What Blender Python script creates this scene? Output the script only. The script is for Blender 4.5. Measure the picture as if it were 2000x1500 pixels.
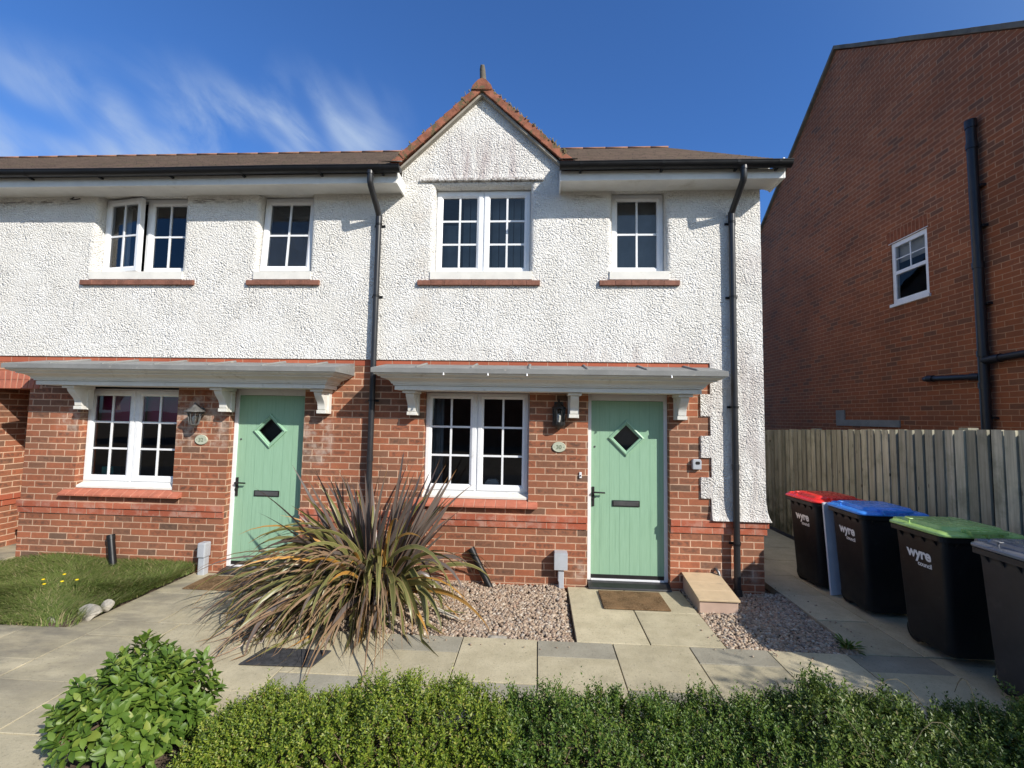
import bpy, bmesh, math, random
import numpy as np
from mathutils import Vector, Matrix, Quaternion

random.seed(7)
RNG = np.random.default_rng(11)
SC = bpy.context.scene
for _o in list(bpy.data.objects):
    bpy.data.objects.remove(_o)
COL = SC.collection

# ---------------------------------------------------------------- camera
YAW, PITCH, ROLL = math.radians(-3.31), math.radians(4.0), math.radians(1.01)
CAM = Vector((0.0, -5.182, 1.830))
fw = Vector((math.sin(YAW) * math.cos(PITCH), math.cos(YAW) * math.cos(PITCH), math.sin(PITCH)))
rt = Vector((math.cos(YAW), -math.sin(YAW), 0))
up = rt.cross(fw)
rr = math.cos(ROLL) * rt + math.sin(ROLL) * up
uu = -math.sin(ROLL) * rt + math.cos(ROLL) * up
cd = bpy.data.cameras.new("camera")
cd.sensor_width = 36.0
cd.lens = 36.0 * 900.0 / 2000.0
cd.clip_start = 0.05
cd.clip_end = 3000
cam = bpy.data.objects.new("camera", cd)
COL.objects.link(cam)
cam.matrix_world = Matrix(((rr.x, uu.x, -fw.x, CAM.x), (rr.y, uu.y, -fw.y, CAM.y), (rr.z, uu.z, -fw.z, CAM.z), (0, 0, 0, 1)))
SC.camera = cam

# ---------------------------------------------------------------- light
SUN_DIR = Vector((1.13, -1.0, 0.97)).normalized()
SUN_EL = math.asin(SUN_DIR.z)
SUN_AZ = math.atan2(SUN_DIR.x, SUN_DIR.y)          # clockwise from +Y
sl = bpy.data.lights.new("sun", 'SUN')
sl.energy = 5.0
sl.angle = math.radians(0.53)
sl.color = (1.0, 0.945, 0.86)
so = bpy.data.objects.new("sun", sl)
COL.objects.link(so)
so.rotation_mode = 'QUATERNION'
so.rotation_quaternion = SUN_DIR.to_track_quat('Z', 'Y')
so.location = (6, -8, 9)

SC.view_settings.view_transform = 'Standard'
SC.view_settings.look = 'None'
SC.view_settings.exposure = 0.12
SC.view_settings.gamma = 1.0
SC.view_settings.use_curve_mapping = False

wd = bpy.data.worlds.new("World")
SC.world = wd
wd.use_nodes = True


class NT:
    """small helper for node trees"""
    def __init__(self, tree):
        self.t = tree
        self.n = tree.nodes
        self.l = tree.links

    def new(self, kind, **kw):
        nd = self.n.new(kind)
        for k, v in kw.items():
            setattr(nd, k, v)
        return nd

    def put(self, sock, v):
        if isinstance(v, bpy.types.NodeSocket):
            self.l.new(v, sock)
        elif isinstance(v, (tuple, list)):
            d = sock.default_value
            v = list(v)
            if len(v) == 3 and len(d) == 4:
                v = v + [1.0]
            sock.default_value = v
        else:
            sock.default_value = v

    def m(self, op, a, b=0.0, c=0.0, clamp=False):
        nd = self.new('ShaderNodeMath', operation=op)
        nd.use_clamp = clamp
        self.put(nd.inputs[0], a)
        self.put(nd.inputs[1], b)
        self.put(nd.inputs[2], c)
        return nd.outputs[0]

    def vm(self, op, a, b=(0, 0, 0)):
        nd = self.new('ShaderNodeVectorMath', operation=op)
        self.put(nd.inputs[0], a)
        self.put(nd.inputs[1], b)
        return nd.outputs[0]

    def step(self, v, lo, hi, t0=0.0, t1=1.0):
        nd = self.new('ShaderNodeMapRange', interpolation_type='SMOOTHSTEP')
        nd.clamp = True
        self.put(nd.inputs[0], v)
        self.put(nd.inputs[1], lo)
        self.put(nd.inputs[2], hi)
        self.put(nd.inputs[3], t0)
        self.put(nd.inputs[4], t1)
        return nd.outputs[0]

    def mix(self, f, a, b, blend='MIX'):
        nd = self.new('ShaderNodeMix', data_type='RGBA', blend_type=blend)
        self.put(nd.inputs[0], f)
        self.put(nd.inputs[6], a)
        self.put(nd.inputs[7], b)
        return nd.outputs[2]

    def noise(self, vec, scale, detail=3.0, rough=0.55, dist=0.0):
        nd = self.new('ShaderNodeTexNoise')
        if vec is not None:
            self.put(nd.inputs['Vector'], vec)
        self.put(nd.inputs['Scale'], scale)
        self.put(nd.inputs['Detail'], detail)
        self.put(nd.inputs['Roughness'], rough)
        self.put(nd.inputs['Distortion'], dist)
        return nd.outputs['Fac']

    def ramp(self, f, stops, interp='LINEAR'):
        nd = self.new('ShaderNodeValToRGB')
        cr = nd.color_ramp
        cr.interpolation = interp
        while len(cr.elements) > 1:
            cr.elements.remove(cr.elements[-1])
        cr.elements[0].position = stops[0][0]
        cr.elements[0].color = tuple(stops[0][1]) + (1,)
        for p, c in stops[1:]:
            e = cr.elements.new(p)
            e.color = tuple(c) + (1,)
        self.put(nd.inputs[0], f)
        return nd.outputs[0]

    def xyz(self, vec):
        nd = self.new('ShaderNodeSeparateXYZ')
        self.put(nd.inputs[0], vec)
        return nd.outputs

    def comb(self, x, y, z):
        nd = self.new('ShaderNodeCombineXYZ')
        self.put(nd.inputs[0], x)
        self.put(nd.inputs[1], y)
        self.put(nd.inputs[2], z)
        return nd.outputs[0]

    def bump(self, h, strength=0.5, dist=0.01, normal=None):
        nd = self.new('ShaderNodeBump')
        self.put(nd.inputs['Strength'], strength)
        self.put(nd.inputs['Distance'], dist)
        self.put(nd.inputs['Height'], h)
        if normal is not None:
            self.put(nd.inputs['Normal'], normal)
        return nd.outputs[0]


# ---- sky: Nishita plus thin high cloud on the left of the view
w = NT(wd.node_tree)
w.n.clear()
wo = w.new('ShaderNodeOutputWorld')
bg = w.new('ShaderNodeBackground')
sky = w.new('ShaderNodeTexSky')
sky.sky_type = 'NISHITA'
sky.sun_disc = False
sky.sun_elevation = SUN_EL
sky.sun_rotation = SUN_AZ
sky.altitude = 0
sky.air_density = 1.0
sky.dust_density = 0.35
sky.ozone_density = 3.2
tc = w.new('ShaderNodeTexCoord')
dx, dy, dz = w.xyz(w.vm('NORMALIZE', tc.outputs['Generated']))
az = w.m('ARCTAN2', dx, dy)
el = w.m('ARCSINE', dz)
CLX, CLY = 1.3, 2.2
cv = w.comb(w.m('SUBTRACT', w.m('MULTIPLY', az, 0.82), w.m('MULTIPLY', el, 0.57)),
            w.m('MULTIPLY', w.m('ADD', w.m('MULTIPLY', az, 0.57), w.m('MULTIPLY', el, 0.82)), 2.1), 0.0)
n1 = w.noise(w.vm('ADD', cv, (3.2, 1.15, 0.4)), 4.2, 7.0, 0.58, 0.5)
n2 = w.noise(w.vm('ADD', cv, (CLX, CLY, 2.0)), 5.0, 2.0, 0.5, 0.0)
dens = w.m('MULTIPLY', w.step(n1, 0.27, 0.68), w.step(n2, 0.34, 0.60, 0.06, 1.0))
reg = w.m('MULTIPLY', w.step(az, -0.26, -0.42), w.step(w.m('SUBTRACT', w.m('ADD', el, w.m('MULTIPLY', w.m('SUBTRACT', n2, 0.5), 0.16)), w.m('MULTIPLY', w.m('ADD', w.m('MINIMUM', az, -0.5), 0.5), 0.27)), 0.650, 0.535))
dens = w.m('MULTIPLY', w.m('MULTIPLY', dens, reg), 0.85, clamp=True)
# deepest blue opposite the sun, paler and more neutral round the sun
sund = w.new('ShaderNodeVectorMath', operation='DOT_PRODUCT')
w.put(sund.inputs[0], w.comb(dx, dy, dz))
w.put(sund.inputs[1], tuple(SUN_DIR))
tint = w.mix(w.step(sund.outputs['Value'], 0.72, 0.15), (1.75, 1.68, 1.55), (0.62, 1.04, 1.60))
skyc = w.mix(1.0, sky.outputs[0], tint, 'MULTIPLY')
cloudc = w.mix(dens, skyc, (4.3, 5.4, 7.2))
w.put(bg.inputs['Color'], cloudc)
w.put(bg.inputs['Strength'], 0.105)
w.l.new(bg.outputs[0], wo.inputs['Surface'])

# ---------------------------------------------------------------- object helpers
BASE = {}


def tag(o, label=None, cat=None, group=None, kind=None):
    if label:
        o['label'] = label
    if cat:
        o['category'] = cat
    if group:
        o['group'] = group
    if kind:
        o['kind'] = kind
    return o


def thing(name, loc, label, cat, group=None):
    o = bpy.data.objects.new(name, None)
    o.empty_display_size = 0.1
    o.location = loc
    COL.objects.link(o)
    BASE[o.name] = Vector(loc)
    return tag(o, label, cat, group)


def base_of(o):
    return BASE.get(o.name, Vector((0, 0, 0)))


def link_mesh(name, me, mats, parent=None):
    o = bpy.data.objects.new(name, me)
    COL.objects.link(o)
    if not isinstance(mats, (list, tuple)):
        mats = [mats]
    for mt in mats:
        me.materials.append(mt)
    if parent is not None:
        o.parent = parent
        BASE[o.name] = base_of(parent)
    return o


class MB:
    """collects polygons in world space, builds ONE mesh object"""
    def __init__(self):
        self.v, self.f, self.mi, self.sm = [], [], [], []

    def face(self, pts, mi=0, smooth=False):
        i = len(self.v)
        self.v += [tuple(p) for p in pts]
        self.f.append(tuple(range(i, i + len(pts))))
        self.mi.append(mi)
        self.sm.append(smooth)

    def grid(self, rows, mi=0, smooth=True, close=False):
        """rows: list of equally long rings of points"""
        i = len(self.v)
        n = len(rows[0])
        for r in rows:
            self.v += [tuple(p) for p in r]
        for a in range(len(rows) - 1):
            for b in range(n if close else n - 1):
                c = (b + 1) % n
                self.f.append((i + a * n + b, i + a * n + c, i + (a + 1) * n + c, i + (a + 1) * n + b))
                self.mi.append(mi)
                self.sm.append(smooth)
        return i

    def box(self, x0, x1, y0, y1, z0, z1, mi=0):
        p = [(x0, y0, z0), (x1, y0, z0), (x1, y1, z0), (x0, y1, z0), (x0, y0, z1), (x1, y0, z1), (x1, y1, z1), (x0, y1, z1)]
        i = len(self.v)
        self.v += p
        for q in ((0, 3, 2, 1), (4, 5, 6, 7), (0, 1, 5, 4), (1, 2, 6, 5), (2, 3, 7, 6), (3, 0, 4, 7)):
            self.f.append(tuple(i + k for k in q))
            self.mi.append(mi)
            self.sm.append(False)

    def prism(self, poly, a0, a1, axis='x', mi=0, smooth=False):
        """poly: 2D points; extruded along axis. axis x: poly=(y,z); y: poly=(x,z); z: poly=(x,y)"""
        def P(p, a):
            return {'x': (a, p[0], p[1]), 'y': (p[0], a, p[1]), 'z': (p[0], p[1], a)}[axis]
        i = len(self.v)
        n = len(poly)
        self.v += [P(p, a0) for p in poly] + [P(p, a1) for p in poly]
        self.f.append(tuple(i + k for k in range(n)))
        self.f.append(tuple(i + n + k for k in reversed(range(n))))
        self.mi += [mi, mi]
        self.sm += [False, False]
        for k in range(n):
            c = (k + 1) % n
            self.f.append((i + k, i + n + k, i + n + c, i + c))
            self.mi.append(mi)
            self.sm.append(smooth)

    def tube(self, pts, r, seg=10, mi=0, caps=True):
        pts = [Vector(p) for p in pts]
        rad = r if isinstance(r, (list, tuple)) else [r] * len(pts)
        rows = []
        prev = None
        for k, p in enumerate(pts):
            d = (pts[min(k + 1, len(pts) - 1)] - pts[max(k - 1, 0)]).normalized()
            ref = Vector((0, 0, 1)) if abs(d.z) < 0.9 else Vector((1, 0, 0))
            if prev is None:
                a = d.cross(ref).normalized()
            else:
                a = (prev - d * prev.dot(d)).normalized()
            prev = a
            b = d.cross(a)
            rows.append([p + (a * math.cos(2 * math.pi * j / seg) + b * math.sin(2 * math.pi * j / seg)) * rad[k] for j in range(seg)])
        self.grid(rows, mi, True, True)
        if caps:
            self.face(list(reversed(rows[0])), mi)
            self.face(rows[-1], mi)

    def lathe(self, prof, c, seg=16, mi=0):
        """prof: list of (r, z) about vertical axis at c"""
        rows = [[(c[0] + r * math.cos(2 * math.pi * j / seg), c[1] + r * math.sin(2 * math.pi * j / seg), c[2] + z) for j in range(seg)] for r, z in prof]
        self.grid(rows, mi, True, True)

    def build(self, name, mats, parent=None, bevel=0.0, merge=False, loc=None, recalc=True):
        b = base_of(parent) if parent is not None else (Vector(loc) if loc is not None else Vector((0, 0, 0)))
        me = bpy.data.meshes.new(name)
        vs = [(x - b.x, y - b.y, z - b.z) for x, y, z in self.v]
        me.from_pydata(vs, [], self.f)
        me.polygons.foreach_set('material_index', self.mi)
        me.polygons.foreach_set('use_smooth', self.sm)
        bm = bmesh.new()
        bm.from_mesh(me)
        if merge:
            bmesh.ops.remove_doubles(bm, verts=bm.verts, dist=1e-5)
        if recalc:
            bmesh.ops.recalc_face_normals(bm, faces=bm.faces)
        bm.to_mesh(me)
        bm.free()
        me.update()
        o = link_mesh(name, me, mats, parent)
        if parent is None and loc is not None:
            o.location = loc
            BASE[o.name] = Vector(loc)
        if bevel > 0:
            md = o.modifiers.new('bevel', 'BEVEL')
            md.width = bevel
            md.segments = 2
            md.limit_method = 'ANGLE'
            md.angle_limit = math.radians(40)
        return o


def np_mesh(name, verts, faces, mats, parent=None, mi=None, smooth=False, loc=None, uv=None):
    """big meshes from numpy arrays; faces: (n,3) or (n,4)"""
    b = base_of(parent) if parent is not None else (Vector(loc) if loc is not None else Vector((0, 0, 0)))
    verts = np.asarray(verts, np.float32) - np.array(b, np.float32)
    faces = np.asarray(faces, np.int32)
    me = bpy.data.meshes.new(name)
    nf, k = faces.shape
    me.vertices.add(len(verts))
    me.vertices.foreach_set('co', verts.ravel())
    me.loops.add(nf * k)
    me.loops.foreach_set('vertex_index', faces.ravel())
    me.polygons.add(nf)
    me.polygons.foreach_set('loop_start', np.arange(0, nf * k, k, dtype=np.int32))
    me.polygons.foreach_set('use_smooth', np.full(nf, smooth, bool))
    if mi is not None:
        me.polygons.foreach_set('material_index', np.asarray(mi, np.int32))
    if uv is not None:
        lay = me.uv_layers.new(name='UVMap')
        lay.data.foreach_set('uv', np.asarray(uv, np.float32)[faces.ravel()].ravel())
    me.update(calc_edges=True)
    me.validate()
    o = link_mesh(name, me, mats, parent)
    if parent is None and loc is not None:
        o.location = loc
        BASE[o.name] = Vector(loc)
    return o


def copy_tree(o, parent=None):
    c = o.copy()
    COL.objects.link(c)
    BASE[c.name] = base_of(o)
    if parent is not None:
        c.parent = parent
    for ch in [x for x in o.children]:
        copy_tree(ch, c)
    return c


# ---------------------------------------------------------------- materials
def mat(name):
    m = bpy.data.materials.new(name)
    m.use_nodes = True
    t = NT(m.node_tree)
    bsdf = t.n.get('Principled BSDF')
    return m, t, bsdf


def pos(t):
    return t.new('ShaderNodeNewGeometry').outputs['Position']


def simple(name, col, rough=0.5, spec=0.5, metal=0.0, var=0.12, vscale=6.0, bump=0.0, bscale=120.0, dirt=None, obj=False):
    m, t, b = mat(name)
    p = t.new('ShaderNodeTexCoord').outputs['Object'] if obj else pos(t)
    n = t.noise(p, vscale, 5.0, 0.6)
    c = t.mix(t.step(n, 0.3, 0.7), tuple(x * (1 - var) for x in col), tuple(min(1, x * (1 + var)) for x in col))
    if dirt:
        d = t.step(t.noise(p, dirt[1], 6.0, 0.65), dirt[2], dirt[3])
        c = t.mix(d, c, dirt[0])
    t.put(b.inputs['Base Color'], c)
    t.put(b.inputs['Roughness'], t.step(t.noise(p, vscale * 2.3, 3.0), 0.2, 0.8, max(0.02, rough - 0.08), min(1, rough + 0.08)))
    t.put(b.inputs['Specular IOR Level'], spec)
    t.put(b.inputs['Metallic'], metal)
    if bump > 0:
        t.put(b.inputs['Normal'], t.bump(t.noise(p, bscale, 3.0), bump, 0.004))
    return m


def brick_mat(name, palette, mortar, z0=0.75, h=0.0739, L=0.2225, u0=1.445, seam=0.0052, rough=0.82, smudge=0.75, bond=0.5, streak=None, flatten=0.0):
    m, t, b = mat(name)
    g = t.new('ShaderNodeNewGeometry')
    P = g.outputs['Position']
    px, py, pz = t.xyz(P)
    nx, ny, nz = t.xyz(g.outputs['True Normal'])
    side = t.m('GREATER_THAN', t.m('ABSOLUTE', nx), 0.6)
    u = t.m('ADD', t.m('MULTIPLY', px, t.m('SUBTRACT', 1.0, side)), t.m('MULTIPLY', t.m('ADD', py, 0.06), side))
    wob = t.noise(P, 9.0, 2.0)
    wob2 = t.noise(t.vm('ADD', P, (5.2, 1.3, 8.1)), 55.0, 2.0)
    vz = t.m('DIVIDE', t.m('ADD', t.m('SUBTRACT', pz, z0), t.m('MULTIPLY', t.m('SUBTRACT', wob, 0.5), 0.010)), h)
    row = t.m('FLOOR', vz)
    odd = t.m('FLOORED_MODULO', row, 2.0)
    rw = t.new('ShaderNodeTexWhiteNoise', noise_dimensions='1D')
    t.put(rw.inputs['W'], row)
    cu = t.m('ADD', t.m('DIVIDE', t.m('SUBTRACT', u, u0), L), t.m('ADD', t.m('MULTIPLY', odd, bond), t.m('MULTIPLY', rw.outputs['Value'], 0.12)))
    col = t.m('FLOOR', cu)
    fu = t.m('MULTIPLY', t.m('FRACT', cu), L)
    fv = t.m('MULTIPLY', t.m('FRACT', vz), h)
    du = t.m('MINIMUM', fu, t.m('SUBTRACT', L, fu))
    dv = t.m('MINIMUM', fv, t.m('SUBTRACT', h, fv))
    d = t.m('ADD', t.m('MINIMUM', du, dv), t.m('MULTIPLY', t.m('SUBTRACT', wob2, 0.5), 0.004))
    isb = t.step(d, seam - 0.0012, seam + 0.0014)
    wn = t.new('ShaderNodeTexWhiteNoise', noise_dimensions='3D')
    t.put(wn.inputs['Vector'], t.comb(col, row, t.m('MULTIPLY', side, 3.7)))
    r1 = wn.outputs['Value']
    cr, cg, cb = t.xyz(wn.outputs['Color'])
    bc = t.ramp(r1, palette, 'LINEAR')
    # dark burnt smudge on part of the bricks
    sm = t.m('MULTIPLY', t.step(t.noise(P, 20.0, 4.0, 0.6), 0.36, 0.62), t.step(d, 0.006, 0.026))
    bc = t.mix(t.m('MULTIPLY', sm, t.m('MULTIPLY', cg, smudge)), bc, (0.085, 0.054, 0.040))
    bc = t.mix(t.step(t.noise(P, 160.0, 2.0), 0.58, 0.75, 0.0, 0.28), bc, tuple(0.6 * x + 0.1 for x in mortar))
    mc = t.mix(t.step(t.noise(P, 14.0, 4.0), 0.35, 0.7), tuple(x * 0.82 for x in mortar), mortar)
    c = t.mix(isb, mc, bc)
    big = t.step(t.noise(P, 1.1, 4.0), 0.3, 0.72, 0.80, 1.13)
    c = t.mix(1.0, c, t.comb(big, big, big), 'MULTIPLY')
    if streak:      # efflorescence: pale lime bloom in one place
        zone, amt = streak
        q = None
        for (x0, x1, z_0, z_1) in zone:
            e = t.m('MULTIPLY', t.m('MULTIPLY', t.step(px, x0, x0 + 0.10), t.step(px, x1, x1 - 0.10)), t.m('MULTIPLY', t.step(pz, z_0, z_0 + 0.12), t.step(pz, z_1, z_1 - 0.12)))
            q = e if q is None else t.m('MAXIMUM', q, e)
        q = t.m('MULTIPLY', q, t.step(t.noise(P, 7.0, 5.0, 0.65), 0.42, 0.66))
        c = t.mix(t.m('MULTIPLY', q, amt), c, (0.55, 0.45, 0.37))
    t.put(b.inputs['Base Color'], c)
    t.put(b.inputs['Roughness'], rough)
    t.put(b.inputs['Specular IOR Level'], 0.25)
    hgt = t.m('ADD', t.m('MULTIPLY', isb, 0.8), t.m('ADD', t.m('MULTIPLY', t.noise(P, 95.0, 3.0), 0.35), t.m('MULTIPLY', r1, 0.25)))
    t.put(b.inputs['Normal'], t.bump(hgt, 0.75, 0.006))
    return m


PAL = [(0.0, (0.395, 0.130, 0.064)), (0.34, (0.345, 0.124, 0.064)), (0.64, (0.305, 0.122, 0.067)), (0.82, (0.262, 0.118, 0.068)), (0.92, (0.215, 0.108, 0.067)), (0.98, (0.165, 0.096, 0.064)), (1.0, (0.385, 0.145, 0.075))]
MORT = (0.69, 0.455, 0.310)
M = {}
M['brick'] = brick_mat('brick', PAL, MORT, streak=([(-4.35, -3.55, 1.35, 2.10), (-2.75, -2.3, 1.2, 1.8), (-5.75, -5.3, 1.5, 1.9), (0.35, 0.6, 0.02, 0.3), (1.75, 2.4, 0.05, 0.3)], 0.62))
M['brick_red'] = brick_mat('red_brick', [(0, (0.42, 0.112, 0.058)), (0.5, (0.38, 0.098, 0.052)), (1, (0.46, 0.140, 0.075))], (0.58, 0.34, 0.23), smudge=0.12, seam=0.004, streak=([(-6.2, 3, 0.5, 0.8)], 0.35))
M['brick_right'] = brick_mat('neighbour_brick', [(0, (0.320, 0.100, 0.040)), (0.5, (0.280, 0.092, 0.039)), (0.8, (0.250, 0.088, 0.041)), (0.95, (0.170, 0.076, 0.043)), (1, (0.37, 0.130, 0.055))], (0.49, 0.280, 0.165), z0=0.0, h=0.075, L=0.225, u0=0.0, smudge=0.3, seam=0.0045)


def render_mat():
    m, t, b = mat('roughcast_render')
    g = t.new('ShaderNodeNewGeometry')
    P = g.outputs['Position']
    x, y, z = t.xyz(P)
    v = t.new('ShaderNodeTexVoronoi', feature='F1')
    nzn = t.new('ShaderNodeTexNoise')
    t.put(nzn.inputs['Vector'], P)
    t.put(nzn.inputs['Scale'], 12.0)
    sc = t.new('ShaderNodeVectorMath', operation='SCALE')
    t.put(sc.inputs[0], nzn.outputs['Color'])
    sc.inputs['Scale'].default_value = 0.06
    wp = t.vm('ADD', P, sc.outputs[0])
    t.put(v.inputs['Vector'], t.vm('MULTIPLY', wp, (1.0, 1.0, 1.25)))
    v.inputs['Scale'].default_value = 50.0
    lump = t.m('SUBTRACT', 1.0, t.m('MULTIPLY', t.m('POWER', v.outputs['Distance'], 2.0), 1.7))
    v2 = t.new('ShaderNodeTexVoronoi', feature='F1')
    t.put(v2.inputs['Vector'], t.vm('ADD', wp, (3.1, 0.7, 1.9)))
    v2.inputs['Scale'].default_value = 78.0
    lump2 = t.m('SUBTRACT', 1.0, t.m('POWER', v2.outputs['Distance'], 2.0))
    n2 = t.noise(t.vm('MULTIPLY', wp, (1.0, 1.0, 1.1)), 46.0, 6.0, 0.72)
    n3 = t.noise(P, 150.0, 2.0, 0.6)
    hgt = t.m('ADD', t.m('MULTIPLY', lump, t.step(t.noise(P, 3.1, 2.0), 0.3, 0.7, 0.40, 0.95)), t.m('ADD', t.m('MULTIPLY', n2, t.step(t.noise(t.vm('ADD', P, (9.0, 2.0, 4.0)), 2.3, 2.0), 0.3, 0.7, 0.55, 1.15)), t.m('ADD', t.m('MULTIPLY', lump2, 0.20), t.m('MULTIPLY', n3, 0.14))))
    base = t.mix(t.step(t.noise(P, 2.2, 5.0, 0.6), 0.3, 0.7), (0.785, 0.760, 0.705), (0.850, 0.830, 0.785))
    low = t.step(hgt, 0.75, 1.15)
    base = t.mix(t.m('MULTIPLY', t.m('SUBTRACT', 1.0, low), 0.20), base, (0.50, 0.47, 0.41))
    # pinkish algae streaks under the gablet point and over the string course
    st = t.noise(t.vm('MULTIPLY', P, (11.0, 1.0, 1.3)), 1.0, 6.0, 0.62, 0.3)
    z1 = t.m('MULTIPLY', t.m('MULTIPLY', t.step(x, -1.25, -1.0), t.step(x, -0.05, -0.40)), t.m('MULTIPLY', t.step(z, 4.50, 4.62), t.step(z, 5.35, 4.85)))
    s1 = t.m('MULTIPLY', z1, t.step(st, 0.30, 0.70))
    base = t.mix(t.m('MULTIPLY', s1, 0.75), base, (0.45, 0.37, 0.355))
    z2 = t.m('MULTIPLY', t.step(z, 2.80, 2.46), t.step(x, -2.3, 1.2))
    s2 = t.m('MULTIPLY', z2, t.step(st, 0.40, 0.62))
    base = t.mix(t.m('MULTIPLY', s2, 0.52), base, (0.50, 0.445, 0.415))
    z3 = t.m('MULTIPLY', t.step(x, 1.9, 2.3), t.step(t.noise(P, 2.4, 5.0, 0.65), 0.44, 0.66))
    base = t.mix(t.m('MULTIPLY', z3, 0.34), base, (0.47, 0.40, 0.37))
    # thin rain streaks below the sills
    zs = t.m('MULTIPLY', t.step(z, 2.75, 3.25), t.step(z, 3.40, 3.30))
    base = t.mix(t.m('MULTIPLY', t.m('MULTIPLY', zs, t.step(st, 0.48, 0.68)), 0.22), base, (0.40, 0.37, 0.32))
    # dark smears at the window head line and under the soffit
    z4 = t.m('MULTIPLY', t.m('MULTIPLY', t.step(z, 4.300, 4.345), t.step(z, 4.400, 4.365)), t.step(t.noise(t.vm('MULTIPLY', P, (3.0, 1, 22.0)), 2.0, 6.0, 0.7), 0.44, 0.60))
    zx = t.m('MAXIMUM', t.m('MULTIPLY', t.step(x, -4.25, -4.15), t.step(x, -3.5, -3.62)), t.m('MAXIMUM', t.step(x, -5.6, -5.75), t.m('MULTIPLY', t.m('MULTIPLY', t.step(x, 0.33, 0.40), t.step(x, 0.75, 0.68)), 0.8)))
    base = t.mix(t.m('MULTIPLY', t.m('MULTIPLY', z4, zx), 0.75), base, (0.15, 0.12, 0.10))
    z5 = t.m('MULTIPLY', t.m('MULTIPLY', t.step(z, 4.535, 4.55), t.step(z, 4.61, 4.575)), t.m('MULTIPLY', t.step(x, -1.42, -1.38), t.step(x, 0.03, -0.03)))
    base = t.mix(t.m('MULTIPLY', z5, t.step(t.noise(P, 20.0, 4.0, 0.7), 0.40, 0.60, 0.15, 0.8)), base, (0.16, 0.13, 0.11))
    # rusty tint by the left jambs
    z6 = t.m('MULTIPLY', t.m('MULTIPLY', t.step(x, -1.62, -1.40), t.step(x, -1.20, -1.30)), t.step(t.noise(P, 3.5, 4.0), 0.42, 0.68))
    base = t.mix(t.m('MULTIPLY', z6, 0.35), base, (0.60, 0.52, 0.43))
    t.put(b.inputs['Base Color'], base)
    t.put(b.inputs['Roughness'], 0.92)
    t.put(b.inputs['Specular IOR Level'], 0.15)
    t.put(b.inputs['Normal'], t.bump(hgt, 0.85, 0.0145))
    return m


M['render'] = render_mat()
M['upvc'] = simple('white_upvc', (0.80, 0.81, 0.82), 0.32, 0.5, var=0.03, dirt=((0.52, 0.50, 0.45), 5.0, 0.62, 0.85))
M['soldier'] = simple('soldier_brick', (0.25, 0.080, 0.038), 0.85, 0.2, var=0.25, vscale=14.0)
M['soldier_joint'] = simple('soldier_joint', (0.42, 0.25, 0.16), 0.9, 0.1)
M['stone_white'] = simple('white_sill', (0.74, 0.72, 0.66), 0.6, 0.3, var=0.06, dirt=((0.40, 0.36, 0.30), 9.0, 0.6, 0.8))
M['soffit'] = simple('white_soffit', (0.76, 0.75, 0.71), 0.45, 0.4, var=0.05, dirt=((0.50, 0.47, 0.40), 3.0, 0.55, 0.8))
M['black_plastic'] = simple('black_plastic', (0.012, 0.012, 0.013), 0.40, 0.32, var=0.2, vscale=3.0)
M['pipe'] = simple('weathered_downpipe', (0.024, 0.024, 0.026), 0.36, 0.5, var=0.15, vscale=2.0)
M['pipe_right'] = simple('soil_pipe', (0.014, 0.014, 0.017), 0.40, 0.45, var=0.2)
M['canopy'] = simple('offwhite_canopy', (0.74, 0.72, 0.65), 0.55, 0.35, var=0.06, vscale=3.0, dirt=((0.44, 0.41, 0.34), 6.0, 0.55, 0.8))
M['canopy_top'] = simple('lead_grey', (0.225, 0.225, 0.215), 0.6, 0.3, var=0.12, vscale=5.0, dirt=((0.45, 0.42, 0.36), 16.0, 0.6, 0.75))
M['corbel'] = simple('corbel_white', (0.70, 0.685, 0.63), 0.55, 0.35, var=0.06, vscale=8.0, dirt=((0.42, 0.36, 0.24), 12.0, 0.6, 0.78))
M['sill_tile'] = simple('red_sill_tile', (0.45, 0.150, 0.092), 0.6, 0.3, var=0.14, vscale=9.0, bump=0.3, bscale=90.0)
M['sill_brown'] = simple('brown_sill_tile', (0.225, 0.100, 0.068), 0.7, 0.25, var=0.22, vscale=11.0, bump=0.4, bscale=80.0)
M['joint'] = simple('sill_joint', (0.50, 0.30, 0.22), 0.9, 0.1)
M['dark'] = simple('dark_metal', (0.018, 0.017, 0.017), 0.42, 0.5, var=0.2)
M['steel'] = simple('grey_metal', (0.15, 0.15, 0.15), 0.35, 0.5, metal=0.6, var=0.15)
M['interior'] = simple('room_wall', (0.09, 0.09, 0.09), 0.9, 0.1)


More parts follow.
